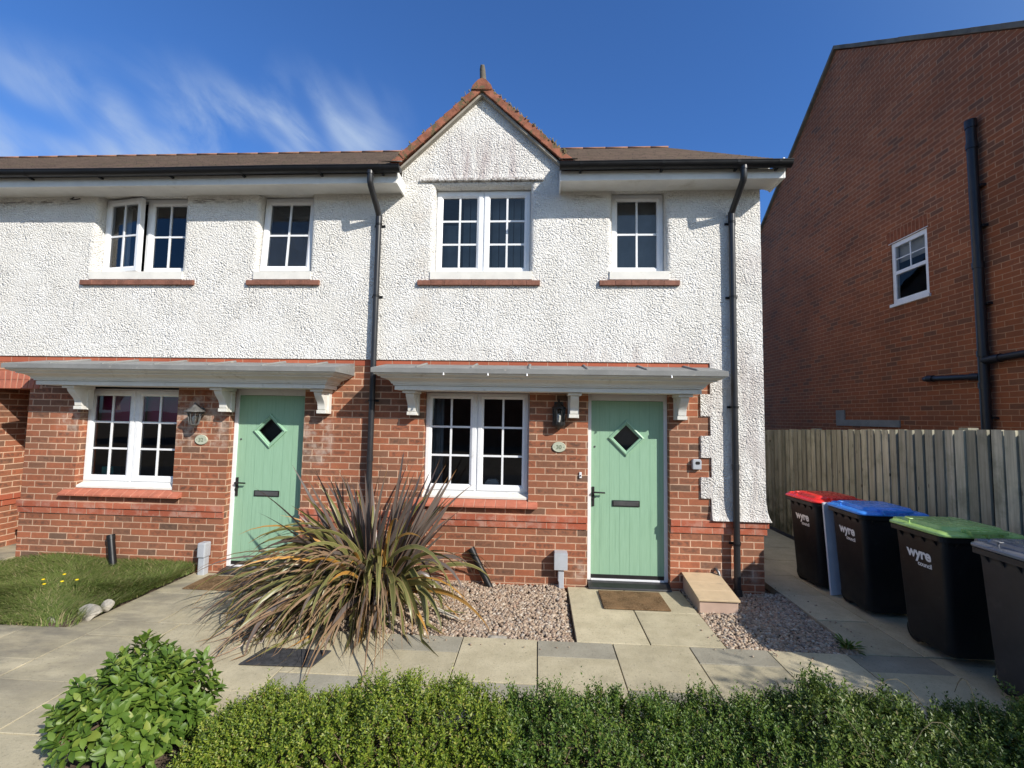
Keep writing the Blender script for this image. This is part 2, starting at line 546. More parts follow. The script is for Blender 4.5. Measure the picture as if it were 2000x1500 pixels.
def door_mat():
    m, t, b = mat('green_door')
    P = pos(t)
    x, y, z = t.xyz(P)
    grain = t.noise(t.vm('MULTIPLY', P, (60.0, 60.0, 4.0)), 1.0, 4.0, 0.6)
    gx = t.m('FRACT', t.m('DIVIDE', t.m('ADD', x, 10.0 - 0.6035 + 0.111), 0.1115))
    gd = t.m('ABSOLUTE', t.m('SUBTRACT', gx, 0.5))
    groove = t.step(gd, 0.030, 0.014)
    c = t.mix(t.step(grain, 0.3, 0.7), (0.270, 0.448, 0.300), (0.300, 0.488, 0.336))
    c = t.mix(t.m('MULTIPLY', groove, 0.35), c, (0.16, 0.34, 0.215))
    # faint drip marks under the letter plate and scuffs
    st = t.noise(t.vm('MULTIPLY', P, (26.0, 1.0, 1.1)), 1.0, 5.0, 0.6)
    zn = t.m('MULTIPLY', t.step(z, 0.25, 0.45), t.step(z, 0.95, 0.80))
    c = t.mix(t.m('MULTIPLY', t.m('MULTIPLY', zn, t.step(st, 0.50, 0.68)), 0.35), c, (0.17, 0.30, 0.20))
    sc = t.m('MULTIPLY', t.step(t.noise(P, 38.0, 3.0, 0.7), 0.74, 0.79), t.m('MULTIPLY', t.step(z, 0.85, 1.0), t.step(z, 1.3, 1.1)))
    c = t.mix(sc, c, (0.62, 0.68, 0.60))
    t.put(b.inputs['Base Color'], c)
    t.put(b.inputs['Roughness'], 0.34)
    t.put(b.inputs['Specular IOR Level'], 0.45)
    hgt = t.m('SUBTRACT', t.m('MULTIPLY', grain, 0.22), groove)
    t.put(b.inputs['Normal'], t.bump(hgt, 0.55, 0.004))
    return m


M['door'] = door_mat()
M['door_trim'] = simple('green_trim', (0.285, 0.475, 0.325), 0.4, 0.4, var=0.05)


def glass_mat(name, tint=(0.80, 0.84, 0.86), refl=1.0, rough=0.0, frost=0.0):
    m, t, b = mat(name)
    t.n.remove(b)
    out = t.n.get('Material Output')
    tr = t.new('ShaderNodeBsdfTransparent')
    t.put(tr.inputs['Color'], tint)
    gl = t.new('ShaderNodeBsdfGlossy')
    t.put(gl.inputs['Roughness'], rough)
    t.put(gl.inputs['Color'], (1, 1, 1))
    P = pos(t)
    t.put(gl.inputs['Normal'], t.bump(t.noise(P, 1.7, 1.0), 0.12, 0.02))
    fr = t.new('ShaderNodeFresnel')
    fr.inputs['IOR'].default_value = 1.62
    mx = t.new('ShaderNodeMixShader')
    t.put(mx.inputs[0], t.m('MULTIPLY', fr.outputs[0], refl, clamp=True))
    t.l.new(tr.outputs[0], mx.inputs[1])
    t.l.new(gl.outputs[0], mx.inputs[2])
    res = mx.outputs[0]
    if frost > 0:
        df = t.new('ShaderNodeBsdfTranslucent')
        t.put(df.inputs['Color'], (0.30, 0.33, 0.36))
        dd = t.new('ShaderNodeBsdfDiffuse')
        t.put(dd.inputs['Color'], (0.10, 0.115, 0.13))
        ad = t.new('ShaderNodeAddShader')
        t.l.new(df.outputs[0], ad.inputs[0])
        t.l.new(dd.outputs[0], ad.inputs[1])
        m2 = t.new('ShaderNodeMixShader')
        t.put(m2.inputs[0], t.step(t.noise(P, 55.0, 4.0, 0.7), 0.40, 0.64, frost * 0.35, frost))
        t.l.new(res, m2.inputs[1])
        t.l.new(ad.outputs[0], m2.inputs[2])
        res = m2.outputs[0]
    t.l.new(res, out.inputs['Surface'])
    return m


M['glass'] = glass_mat('window_glass')
M['glass_frost'] = glass_mat('obscure_glass', frost=0.30)
M['glass_dull'] = glass_mat('dull_glass', (0.6, 0.62, 0.62), refl=0.3)
M['lamp_glass'] = glass_mat('lamp_glass', (0.9, 0.9, 0.88), 1.6, 0.05)


def roof_mat(name, a, b_, moss=0.3):
    m, t, b = mat(name)
    P = pos(t)
    isl = t.new('ShaderNodeNewGeometry').outputs['Random Per Island']
    x, y, z = t.xyz(P)
    tl = t.new('ShaderNodeTexWhiteNoise', noise_dimensions='2D')
    t.put(tl.inputs['Vector'], t.comb(t.m('FLOOR', t.m('ADD', t.m('DIVIDE', x, 0.165), t.m('MULTIPLY', isl, 7.0))), t.m('MULTIPLY', isl, 91.0), 0.0))
    c = t.mix(tl.outputs['Value'], a, b_)
    fx = t.m('ABSOLUTE', t.m('SUBTRACT', t.m('FRACT', t.m('ADD', t.m('DIVIDE', x, 0.165), t.m('MULTIPLY', isl, 7.0))), 0.5))
    c = t.mix(t.step(fx, 0.455, 0.485), c, (0.02, 0.016, 0.014))
    c = t.mix(t.step(t.noise(P, 8.0, 6.0, 0.7), 0.52, 0.68, 0.0, moss), c, (0.115, 0.105, 0.05))
    t.put(b.inputs['Base Color'], c)
    t.put(b.inputs['Roughness'], 0.85)
    t.put(b.inputs['Normal'], t.bump(t.noise(P, 60.0, 4.0), 0.4, 0.008))
    return m


M['roof'] = roof_mat('brown_roof_tile', (0.092, 0.064, 0.048), (0.150, 0.100, 0.074), 0.6)
M['clay'] = simple('clay_tile', (0.290, 0.112, 0.068), 0.8, 0.2, var=0.28, vscale=10.0, bump=0.6, bscale=45.0, dirt=((0.135, 0.105, 0.055), 13.0, 0.50, 0.62))
M['ridge'] = simple('ridge_tile', (0.290, 0.155, 0.105), 0.8, 0.2, var=0.2, vscale=5.0, dirt=((0.20, 0.15, 0.09), 9.0, 0.55, 0.7))
M['undercloak'] = simple('undercloak', (0.33, 0.30, 0.25), 0.85, 0.2, var=0.12)
M['concrete_tile'] = simple('grey_verge', (0.150, 0.135, 0.110), 0.85, 0.2, var=0.25, vscale=4.0, bump=0.4, bscale=40)
M['moss'] = simple('moss', (0.20, 0.165, 0.085), 0.95, 0.1, var=0.4, vscale=40)


def leafy(name, stops, rough=0.42, trans=0.3, spec=0.5, axis_noise=None):
    m, t, b = mat(name)
    out = t.n.get('Material Output')
    isl = t.new('ShaderNodeNewGeometry').outputs['Random Per Island']
    c = t.ramp(isl, stops)
    t.put(b.inputs['Base Color'], c)
    t.put(b.inputs['Roughness'], rough)
    t.put(b.inputs['Specular IOR Level'], spec)
    tl = t.new('ShaderNodeBsdfTranslucent')
    t.put(tl.inputs['Color'], t.mix(1.0, c, (1.25, 1.35, 0.55), 'MULTIPLY'))
    mx = t.new('ShaderNodeMixShader')
    t.put(mx.inputs[0], trans)
    t.l.new(b.outputs[0], mx.inputs[1])
    t.l.new(tl.outputs[0], mx.inputs[2])
    t.l.new(mx.outputs[0], out.inputs['Surface'])
    return m


M['hedge_leaf'] = leafy('hedge_leaf', [(0, (0.040, 0.085, 0.012)), (0.45, (0.078, 0.140, 0.019)), (0.8, (0.135, 0.200, 0.030)), (0.96, (0.21, 0.26, 0.05)), (1, (0.17, 0.12, 0.06))], 0.44, 0.18, 0.38)
M['hedge_leaf_yellow'] = leafy('yellow_hedge_leaf', [(0, (0.060, 0.110, 0.012)), (0.4, (0.130, 0.190, 0.018)), (0.8, (0.225, 0.280, 0.028)), (0.97, (0.32, 0.33, 0.06)), (1, (0.22, 0.16, 0.07))], 0.45, 0.2, 0.38)
M['hedge_leaf_dark'] = leafy('dark_hedge_leaf', [(0, (0.045, 0.085, 0.014)), (0.5, (0.095, 0.150, 0.026)), (0.85, (0.155, 0.210, 0.042)), (0.96, (0.24, 0.27, 0.08)), (1, (0.18, 0.13, 0.07))], 0.42, 0.17, 0.4)
M['shrub_leaf'] = leafy('shrub_leaf', [(0, (0.065, 0.125, 0.018)), (0.5, (0.105, 0.180, 0.026)), (0.85, (0.155, 0.235, 0.038)), (1, (0.24, 0.290, 0.055))], 0.46, 0.2, 0.4)
M['tree_leaf'] = leafy('tree_leaf', [(0, (0.035, 0.070, 0.015)), (1, (0.07, 0.12, 0.025))], 0.5, 0.25, 0.4)
M['grass'] = leafy('grass_blade', [(0, (0.090, 0.135, 0.030)), (0.5, (0.155, 0.205, 0.050)), (0.80, (0.205, 0.240, 0.080)), (0.92, (0.29, 0.25, 0.12)), (1, (0.38, 0.32, 0.18))], 0.6, 0.28, 0.25)
M['petal'] = simple('yellow_petal', (0.75, 0.55, 0.02), 0.6, 0.2)
M['twig'] = simple('twig', (0.16, 0.115, 0.075), 0.9, 0.1, var=0.3, vscale=30)
M['soil'] = simple('soil', (0.115, 0.085, 0.062), 0.95, 0.1, var=0.35, vscale=14, bump=1.0, bscale=60, dirt=((0.25, 0.20, 0.15), 45.0, 0.56, 0.7))


def flax(name, body, margin, stripe):
    m, t, b = mat(name)
    out = t.n.get('Material Output')
    uvn = t.new('ShaderNodeTexCoord').outputs['UV']
    u, v, _ = t.xyz(uvn)
    isl = t.new('ShaderNodeNewGeometry').outputs['Random Per Island']
    e = t.m('ABSOLUTE', t.m('SUBTRACT', u, 0.5))
    c = t.mix(isl, tuple(x * 0.75 for x in body), tuple(x * 1.25 for x in body))
    ln = t.noise(t.comb(t.m('MULTIPLY', u, 22.0), t.m('MULTIPLY', v, 1.5), t.m('MULTIPLY', isl, 40.0)), 1.0, 2.0)
    c = t.mix(t.step(ln, 0.45, 0.65, 0.0, 0.6), c, stripe)
    c = t.mix(t.step(e, 0.36, 0.44), c, margin)
    tip = t.step(v, 0.86, 1.0)
    c = t.mix(t.m('MULTIPLY', tip, t.m('GREATER_THAN', isl, 0.45)), c, (0.27, 0.135, 0.045))
    t.put(b.inputs['Base Color'], c)
    t.put(b.inputs['Roughness'], 0.36)
    t.put(b.inputs['Specular IOR Level'], 0.45)
    tl = t.new('ShaderNodeBsdfTranslucent')
    t.put(tl.inputs['Color'], c)
    mx = t.new('ShaderNodeMixShader')
    t.put(mx.inputs[0], 0.15)
    t.l.new(b.outputs[0], mx.inputs[1])
    t.l.new(tl.outputs[0], mx.inputs[2])
    t.l.new(mx.outputs[0], out.inputs['Surface'])
    return m


M['flax_purple'] = flax('flax_bronze', (0.140, 0.115, 0.100), (0.20, 0.105, 0.07), (0.115, 0.100, 0.090))
M['flax_green'] = flax('flax_green', (0.175, 0.172, 0.055), (0.34, 0.275, 0.12), (0.105, 0.118, 0.042))
M['flax_orange'] = flax('flax_orange', (0.50, 0.245, 0.050), (0.44, 0.28, 0.09), (0.33, 0.22, 0.06))
M['flax_dead'] = flax('flax_dead', (0.33, 0.215, 0.130), (0.32, 0.22, 0.13), (0.17, 0.105, 0.065))


def slab_mat(name, a, b_, spot=0.5):
    m, t, b = mat(name)
    P = pos(t)
    isl = t.new('ShaderNodeNewGeometry').outputs['Random Per Island']
    n = t.noise(P, 5.0, 6.0, 0.65)
    c = t.mix(t.step(n, 0.3, 0.7), a, b_)
    k = t.m('ADD', 0.86, t.m('MULTIPLY', isl, 0.24))
    c = t.mix(1.0, c, t.comb(k, k, k), 'MULTIPLY')
    c = t.mix(t.step(t.noise(P, 48.0, 5.0, 0.7), 0.57, 0.70, 0.0, spot * 1.2), c, (0.085, 0.075, 0.060))
    c = t.mix(t.step(t.noise(P, 150.0, 3.0, 0.7), 0.56, 0.72, 0.0, 0.5), c, (0.16, 0.14, 0.105))
    x, y, z = t.xyz(P)
    c = t.mix(t.m('MULTIPLY', t.step(x, -2.3, -4.0), t.step(t.noise(t.vm('MULTIPLY', P, (1.6, 4.0, 1.0)), 1.3, 6.0, 0.6), 0.34, 0.64, 0.15, 0.85)), c, (0.185, 0.168, 0.135))
    c = t.mix(t.step(t.noise(P, 1.4, 4.0, 0.6), 0.50, 0.72, 0.0, 0.35), c, (0.27, 0.24, 0.18))
    t.put(b.inputs['Base Color'], c)
    t.put(b.inputs['Roughness'], 0.85)
    t.put(b.inputs['Specular IOR Level'], 0.2)
    t.put(b.inputs['Normal'], t.bump(t.m('ADD', t.noise(P, 60.0, 4.0, 0.6), t.m('MULTIPLY', t.noise(P, 9.0, 4.0), 1.2)), 0.45, 0.006))
    return m


M['slab'] = slab_mat('buff_slab', (0.45, 0.395, 0.262), (0.555, 0.49, 0.335))
M['slab_grey'] = slab_mat('grey_slab', (0.300, 0.278, 0.215), (0.375, 0.348, 0.272))
M['ground'] = simple('ground', (0.14, 0.115, 0.085), 0.95, 0.1, var=0.3, vscale=3, bump=0.8, bscale=30)
M['asphalt'] = simple('asphalt', (0.055, 0.055, 0.055), 0.9, 0.2, var=0.2, vscale=8, bump=0.6, bscale=90)


def pebble_mat():
    m, t, b = mat('pebble')
    isl = t.new('ShaderNodeNewGeometry').outputs['Random Per Island']
    c = t.ramp(isl, [(0, (0.235, 0.165, 0.115)), (0.2, (0.36, 0.265, 0.185)), (0.4, (0.46, 0.36, 0.26)), (0.55, (0.30, 0.20, 0.14)), (0.7, (0.52, 0.43, 0.33)), (0.82, (0.21, 0.17, 0.145)), (0.92, (0.62, 0.55, 0.45)), (1, (0.38, 0.22, 0.14))])
    P = pos(t)
    c = t.mix(t.step(t.noise(P, 150.0, 3.0), 0.4, 0.7, 0.0, 0.35), c, (0.22, 0.16, 0.11))
    t.put(b.inputs['Base Color'], c)
    t.put(b.inputs['Roughness'], 0.7)
    return m


M['pebble'] = pebble_mat()


def fence_mat():
    m, t, b = mat('weathered_fence')
    P = pos(t)
    isl = t.new('ShaderNodeNewGeometry').outputs['Random Per Island']
    off = t.comb(0.0, t.m('MULTIPLY', isl, 9.0), t.m('MULTIPLY', isl, 31.0))
    q = t.vm('ADD', P, off)
    gr = t.noise(t.vm('MULTIPLY', q, (30.0, 34.0, 1.7)), 1.0, 5.0, 0.62, 0.4)
    c = t.mix(t.step(gr, 0.3, 0.7), (0.310, 0.285, 0.215), (0.540, 0.500, 0.390))
    c = t.mix(t.m('MULTIPLY', isl, 0.5), c, (0.37, 0.355, 0.265))
    wv = t.m('ADD', 0.70, t.m('MULTIPLY', t.m('FRACT', t.m('MULTIPLY', isl, 17.3)), 0.55))
    c = t.mix(1.0, c, t.comb(wv, wv, t.m('MULTIPLY', wv, 0.97)), 'MULTIPLY')
    kn = t.new('ShaderNodeTexVoronoi')
    t.put(kn.inputs['Vector'], t.vm('MULTIPLY', q, (1.0, 8.0, 2.6)))
    kn.inputs['Scale'].default_value = 1.3
    c = t.mix(t.step(kn.outputs['Distance'], 0.10, 0.05, 0.0, 0.75), c, (0.055, 0.042, 0.03))
    z = t.xyz(P)[2]
    c = t.mix(t.m('MULTIPLY', t.step(z, 0.9, 0.2), t.step(t.noise(P, 5.0, 4.0), 0.3, 0.7)), c, (0.085, 0.085, 0.050))
    c = t.mix(t.step(t.noise(q, 3.5, 5.0, 0.65), 0.45, 0.72, 0.0, 0.6), c, (0.17, 0.175, 0.115))
    t.put(b.inputs['Base Color'], c)
    t.put(b.inputs['Roughness'], 0.9)
    t.put(b.inputs['Specular IOR Level'], 0.15)
    t.put(b.inputs['Normal'], t.bump(gr, 0.5, 0.005))
    return m


M['fence'] = fence_mat()
M['fence_gap_shade'] = simple('gap_shade_boards', (0.045, 0.040, 0.032), 0.95, 0.1, var=0.3, vscale=8)  # shade between the front boards, put into the colour
M['bin'] = simple('bin_plastic', (0.010, 0.010, 0.011), 0.46, 0.4, var=0.25, vscale=4.0, bump=0.15, bscale=300, obj=True, dirt=((0.05, 0.046, 0.040), 7.0, 0.6, 0.8))
M['bin_grey'] = simple('bin_grey', (0.035, 0.035, 0.037), 0.5, 0.4, var=0.2, vscale=4.0, obj=True, dirt=((0.075, 0.07, 0.06), 8.0, 0.55, 0.8))
M['lid_red'] = simple('lid_red', (0.78, 0.035, 0.028), 0.27, 0.5, var=0.12, obj=True)
M['lid_blue'] = simple('lid_blue', (0.060, 0.270, 0.80), 0.26, 0.5, var=0.12, obj=True)
M['lid_green'] = simple('lid_green', (0.36, 0.56, 0.17), 0.26, 0.5, var=0.15, obj=True)
M['lid_grey'] = simple('lid_grey', (0.16, 0.17, 0.19), 0.24, 0.5, var=0.15, obj=True)
M['white_print'] = simple('white_print', (0.80, 0.80, 0.80), 0.6, 0.3, var=0.04, obj=True)
M['rubber'] = simple('rubber', (0.014, 0.014, 0.014), 0.7, 0.3)
M['board'] = simple('white_board', (0.60, 0.64, 0.70), 0.55, 0.3, var=0.05)
M['box_grey'] = simple('grey_box', (0.42, 0.44, 0.47), 0.5, 0.4, var=0.06, dirt=((0.28, 0.28, 0.27), 8.0, 0.6, 0.8))
M['meter'] = simple('buff_meter_box', (0.560, 0.430, 0.270), 0.6, 0.3, var=0.06, vscale=9.0, bump=0.1, dirt=((0.42, 0.33, 0.22), 7.0, 0.5, 0.75))
M['meter_side'] = simple('pink_meter_side', (0.50, 0.36, 0.28), 0.7, 0.2, var=0.08)
M['coir'] = simple('coir_mat', (0.165, 0.100, 0.052), 0.98, 0.05, var=0.4, vscale=7.0, bump=1.0, bscale=240, dirt=((0.25, 0.17, 0.095), 60.0, 0.45, 0.65))
M['slate_mat'] = simple('dark_mat', (0.050, 0.050, 0.053), 0.9, 0.2, var=0.3, vscale=25.0, bump=0.9, bscale=90)
M['plaque'] = simple('plaque', (0.46, 0.48, 0.37), 0.5, 0.4, var=0.06, vscale=20)
M['plaque_ink'] = simple('plaque_ink', (0.20, 0.23, 0.155), 0.6, 0.3)
M['lantern_silver'] = simple('pewter', (0.17, 0.17, 0.165), 0.42, 0.5, metal=0.35, var=0.3, vscale=40)
M['bulb'] = simple('bulb', (0.8, 0.8, 0.78), 0.2, 0.5)
M['rock'] = simple('rock', (0.34, 0.31, 0.26), 0.9, 0.2, var=0.3, vscale=9, bump=1.0, bscale=22)
M['blind_pink'] = simple('pink_blind', (0.40, 0.045, 0.14), 0.8, 0.2, var=0.1)
M['blind_white'] = simple('white_blind', (0.55, 0.56, 0.56), 0.8, 0.2, var=0.06)
M['curtain_grey'] = simple('grey_curtain', (0.25, 0.28, 0.30), 0.9, 0.1, var=0.1)
M['bark'] = simple('bark', (0.11, 0.085, 0.06), 0.95, 0.1, var=0.3, vscale=12, bump=1, bscale=30)

# ================================================================ setting
def sheet(name, x0, x1, y0, y1, z, m, kind='structure'):
    mb = MB()
    mb.face([(x0, y0, z), (x1, y0, z), (x1, y1, z), (x0, y1, z)])
    o = mb.build(name, m)
    o['kind'] = kind
    return o


sheet('ground', -400, 400, -400, 400, -0.085, M['ground'])
sheet('road', -60, 60, -9.5, -4.4, -0.075, M['asphalt'])

# paving: slabs with open joints
pv = MB()


def slab(x0, x1, y0, y1, mi=0, z=0.0, g=0.004):
    dz = RNG.uniform(-0.0025, 0.0025)
    a, b, c, d = x0 + g, x1 - g, y0 + g, y1 - g
    e = 0.0025
    t0 = [(a + e, c + e, z + dz), (b - e, c + e, z + dz), (b - e, d - e, z + dz), (a + e, d - e, z + dz)]
    t1 = [(a, c, z + dz - e), (b, c, z + dz - e), (b, d, z + dz - e), (a, d, z + dz - e)]
    t2 = [(a, c, z - 0.07), (b, c, z - 0.07), (b, d, z - 0.07), (a, d, z - 0.07)]
    pv.grid([t2, t1, t0], mi, False, True)
    i = len(pv.v)
    pv.face(t0, mi)


XJ = [-9.14 + 0.6105 * k for k in range(0, 24)]
for k in range(len(XJ) - 1):
    x0, x1 = XJ[k], XJ[k + 1]
    # phase: the column that starts at x = -1.2 has a grey half slab at the back
    odd = (round((x0 + 1.20) / 0.6105) % 2) == 0
    if x1 > 5.1:
        continue
    rows = [(-1.25, -1.505, 1), (-1.505, -2.13, 0), (-2.13, -2.50, 0)] if odd else [(-1.25, -1.885, 0), (-1.885, -2.14, 1), (-2.14, -2.50, 0)]
    if x0 < -4.3:
        rows = [(-1.385, -1.885, 0), (-1.885, -2.50, 0)] if odd else [(-1.385, -1.62, 0), (-1.62, -2.50, 0)]
    if x0 < -2.9:
        rows = rows[:-1] + [(rows[-1][0], -2.62, rows[-1][2]), (-2.62, -2.90, 0)]
    for (ya, yb, mi) in rows:
        slab(x0, x1, yb, ya, mi if x0 > -2.0 else 0)
for (x0, x1) in ((0.338, 0.938), (0.938, 1.540)):           # path to the right-hand door
    slab(x0, x1, -0.60, -0.015)
    slab(x0, x1, -1.246, -0.60)
for (x0, x1) in ((-3.865, -3.25), (-3.25, -2.64)):          # path to the left-hand door
    slab(x0, x1, -0.62, -0.015)
    slab(x0, x1, -1.246, -0.62)
for k in range(8):                                          # side path behind the bins
    y1 = -1.246 + 0.62 * (k + 1)
    slab(2.60, 3.05, y1 - 0.62, y1)
    slab(3.05, 3.96, y1 - 0.62, y1)
slab(-7.6, -6.1, -0.9, 2.6, 0, 0.09)
slab(-2.90, -1.95, -3.05, -2.86, 0, 0.0)                     # kerb edging in front of the bed
po = pv.build('path', [M['slab'], M['slab_grey']])
po['kind'] = 'structure'

bed = MB()
bed.box(-2.86, -1.2, -2.86, -2.505, -0.08, -0.012)
bed.box(-1.2, 5.4, -3.6, -2.505, -0.08, -0.012)
bo = bed.build('flower_bed', M['soil'])
bo['kind'] = 'structure'
lw = MB()
lw.box(-9.0, -3.93, -1.40, -0.002, -0.08, 0.012)
lo = lw.build('lawn', M['soil'])
lo['kind'] = 'structure'

# gravel: real pebbles in the two beds
_bm = bmesh.new()
bmesh.ops.create_icosphere(_bm, subdivisions=1, radius=1.0)
ICO_V = np.array([v.co[:] for v in _bm.verts], np.float32)
ICO_F = np.array([[v.index for v in f.verts] for f in _bm.faces], np.int32)
_bm.free()


def pebbles(name, areas, n, zfun, size=(0.009, 0.0185), seed=3):
    r = np.random.default_rng(seed)
    tot = sum((a[1] - a[0]) * (a[3] - a[2]) for a in areas)
    P = []
    for (x0, x1, y0, y1) in areas:
        k = int(n * (x1 - x0) * (y1 - y0) / tot)
        P.append(np.stack([r.uniform(x0, x1, k), r.uniform(y0, y1, k)], 1))
    P = np.concatenate(P)
    k = len(P)
    s = r.uniform(size[0], size[1], k) * np.where(r.random(k) < 0.10, 1.4, 1.0)
    sc = np.stack([s * r.uniform(0.9, 1.5, k), s * r.uniform(0.75, 1.1, k), s * r.uniform(0.5, 0.8, k)], 1)
    V = ICO_V[None] * r.uniform(0.82, 1.15, (k, 12, 1)).astype(np.float32) * sc[:, None, :]
    th = r.uniform(0, 6.28, k)
    c, sn = np.cos(th)[:, None], np.sin(th)[:, None]
    tilt = r.normal(0, 0.35, k)[:, None]
    x, y, z = V[:, :, 0], V[:, :, 1], V[:, :, 2]
    z2 = z * np.cos(tilt) + x * np.sin(tilt)
    x2 = x * np.cos(tilt) - z * np.sin(tilt)
    X = x2 * c - y * sn + P[:, 0:1]
    Y = x2 * sn + y * c + P[:, 1:2]
    Z = z2 + (zfun(P[:, 0], P[:, 1]) + r.uniform(-0.008, 0.008, k))[:, None]
    V = np.stack([X, Y, Z], 2).reshape(-1, 3)
    F = (ICO_F[None] + (np.arange(k) * 12)[:, None, None]).reshape(-1, 3)
    o = np_mesh(name, V, F, [M['pebble']], smooth=True)
    o['kind'] = 'stuff'
    return o


def gz(x, y):
    return -0.022 + 0.018 * np.clip((y + 0.5) / 0.5, 0, 1) + 0.008 * np.sin(x * 5.1) * np.cos(y * 4.3) - 0.022 * np.clip((x - 0.24) / 0.08, 0, 1) * (x < 0.34)


gb = MB()
gb.box(-2.63, 0.335, -1.25, -0.002, -0.08, -0.045)
gb.box(1.545, 2.597, -1.25, -0.002, -0.08, -0.045)
gbo = gb.build('gravel_bed', M['soil'])
gbo['kind'] = 'structure'
pebbles('gravel', [(-2.62, 0.315, -1.24, -0.01), (1.555, 2.59, -1.24, -0.01)], 21000, gz)

# ================================================================ wall helpers
def masked(mb, fills, holes, d0, d1, mi=0, axis='y', flip=False):
    """flat wall in front plane d0 with returns to d1; fills/holes: (u0,u1,v0,v1)"""
    us = sorted({round(q, 5) for r in fills + holes for q in r[:2]})
    vs = sorted({round(q, 5) for r in fills + holes for q in r[2:]})

    def P(u, v, d):
        return (u, d, v) if axis == 'y' else (d, u, v)

    def full(a, b):
        if a < 0 or b < 0 or a >= len(us) - 1 or b >= len(vs) - 1:
            return False
        cu, cv = (us[a] + us[a + 1]) / 2, (vs[b] + vs[b + 1]) / 2
        if not any(r[0] < cu < r[1] and r[2] < cv < r[3] for r in fills):
            return False
        return not any(r[0] < cu < r[1] and r[2] < cv < r[3] for r in holes)

    for a in range(len(us) - 1):
        for b in range(len(vs) - 1):
            if not full(a, b):
                continue
            u0, u1, v0, v1 = us[a], us[a + 1], vs[b], vs[b + 1]
            mb.face([P(u0, v0, d0), P(u1, v0, d0), P(u1, v1, d0), P(u0, v1, d0)], mi)
            if d1 is None:
                continue
            for (da, db, q0, q1) in ((-1, 0, (u0, v0), (u0, v1)), (1, 0, (u1, v1), (u1, v0)), (0, -1, (u1, v0), (u0, v0)), (0, 1, (u0, v1), (u1, v1))):
                if not full(a + da, b + db):
                    mb.face([P(q0[0], q0[1], d0), P(q1[0], q1[1], d0), P(q1[0], q1[1], d1), P(q0[0], q0[1], d1)], mi)


def lip(mb, x0, x1, z0, z1, r, yf, depth, mi=0):
    rows = []
    for k in range(7):
        a = k / 6 * math.pi / 2
        e = r * (1 - math.sin(a))
        y = yf + r * (1 - math.cos(a))
        rows.append([(x0 - e, y, z0 - e * 0.3), (x1 + e, y, z0 - e * 0.3), (x1 + e, y, z1 + e), (x0 - e, y, z1 + e)])
    rows.append([(x0, depth, z0), (x1, depth, z0), (x1, depth, z1), (x0, depth, z1)])
    for a in range(len(rows) - 1):
        for b in range(4):
            c = (b + 1) % 4
            mb.face([rows[a][b], rows[a][c], rows[a + 1][c], rows[a + 1][b]], mi, True)


# ---- windows
def sash_mesh(x0, x1, z0, z1, y, cols, rows, wdt=0.066, bar=0.022, rowz=None, proud=0.012):
    f, g = MB(), MB()
    ya, yb = y - proud, y + 0.045
    a, b, c, d = x0 + wdt, x1 - wdt, z0 + wdt, z1 - wdt
    # four mitred profile pieces: outer flat then bevel towards the glass
    O = [(x0, z0), (x1, z0), (x1, z1), (x0, z1)]
    I1 = [(x0 + wdt * .62, z0 + wdt * .62), (x1 - wdt * .62, z0 + wdt * .62), (x1 - wdt * .62, z1 - wdt * .62), (x0 + wdt * .62, z1 - wdt * .62)]
    I2 = [(a, c), (b, c), (b, d), (a, d)]
    loops = [[(p[0], yb, p[1]) for p in O], [(p[0], ya + 0.004, p[1]) for p in O],
             [(p[0] + (0.004 if i in (0, 3) else -0.004), ya, p[1] + (0.004 if i in (0, 1) else -0.004)) for i, p in enumerate(O)],
             [(p[0], ya, p[1]) for p in I1], [(p[0], ya + 0.016, p[1]) for p in I2], [(p[0], yb, p[1]) for p in I2]]
    f.grid(loops, 0, False, True)
    for k in range(1, cols):
        xc = a + (b - a) * k / cols
        f.box(xc - bar / 2, xc + bar / 2, y + 0.008, y + 0.030, c, d)
    zz = rowz or [c + (d - c) * k / rows for k in range(1, rows)]
    for zc in zz:
        f.box(a, b, y + 0.0105, y + 0.0275, zc - bar / 2, zc + bar / 2)
    g.face([(a, y + 0.019, c), (b, y + 0.019, c), (b, y + 0.019, d), (a, y + 0.019, d)])     # normal towards the street
    return f, g


def hinge(mb, piv, axis, ang):
    R = Matrix.Rotation(ang, 3, axis)
    p = Vector(piv)
    mb.v = [tuple(R @ (Vector(q) - p) + p) for q in mb.v]


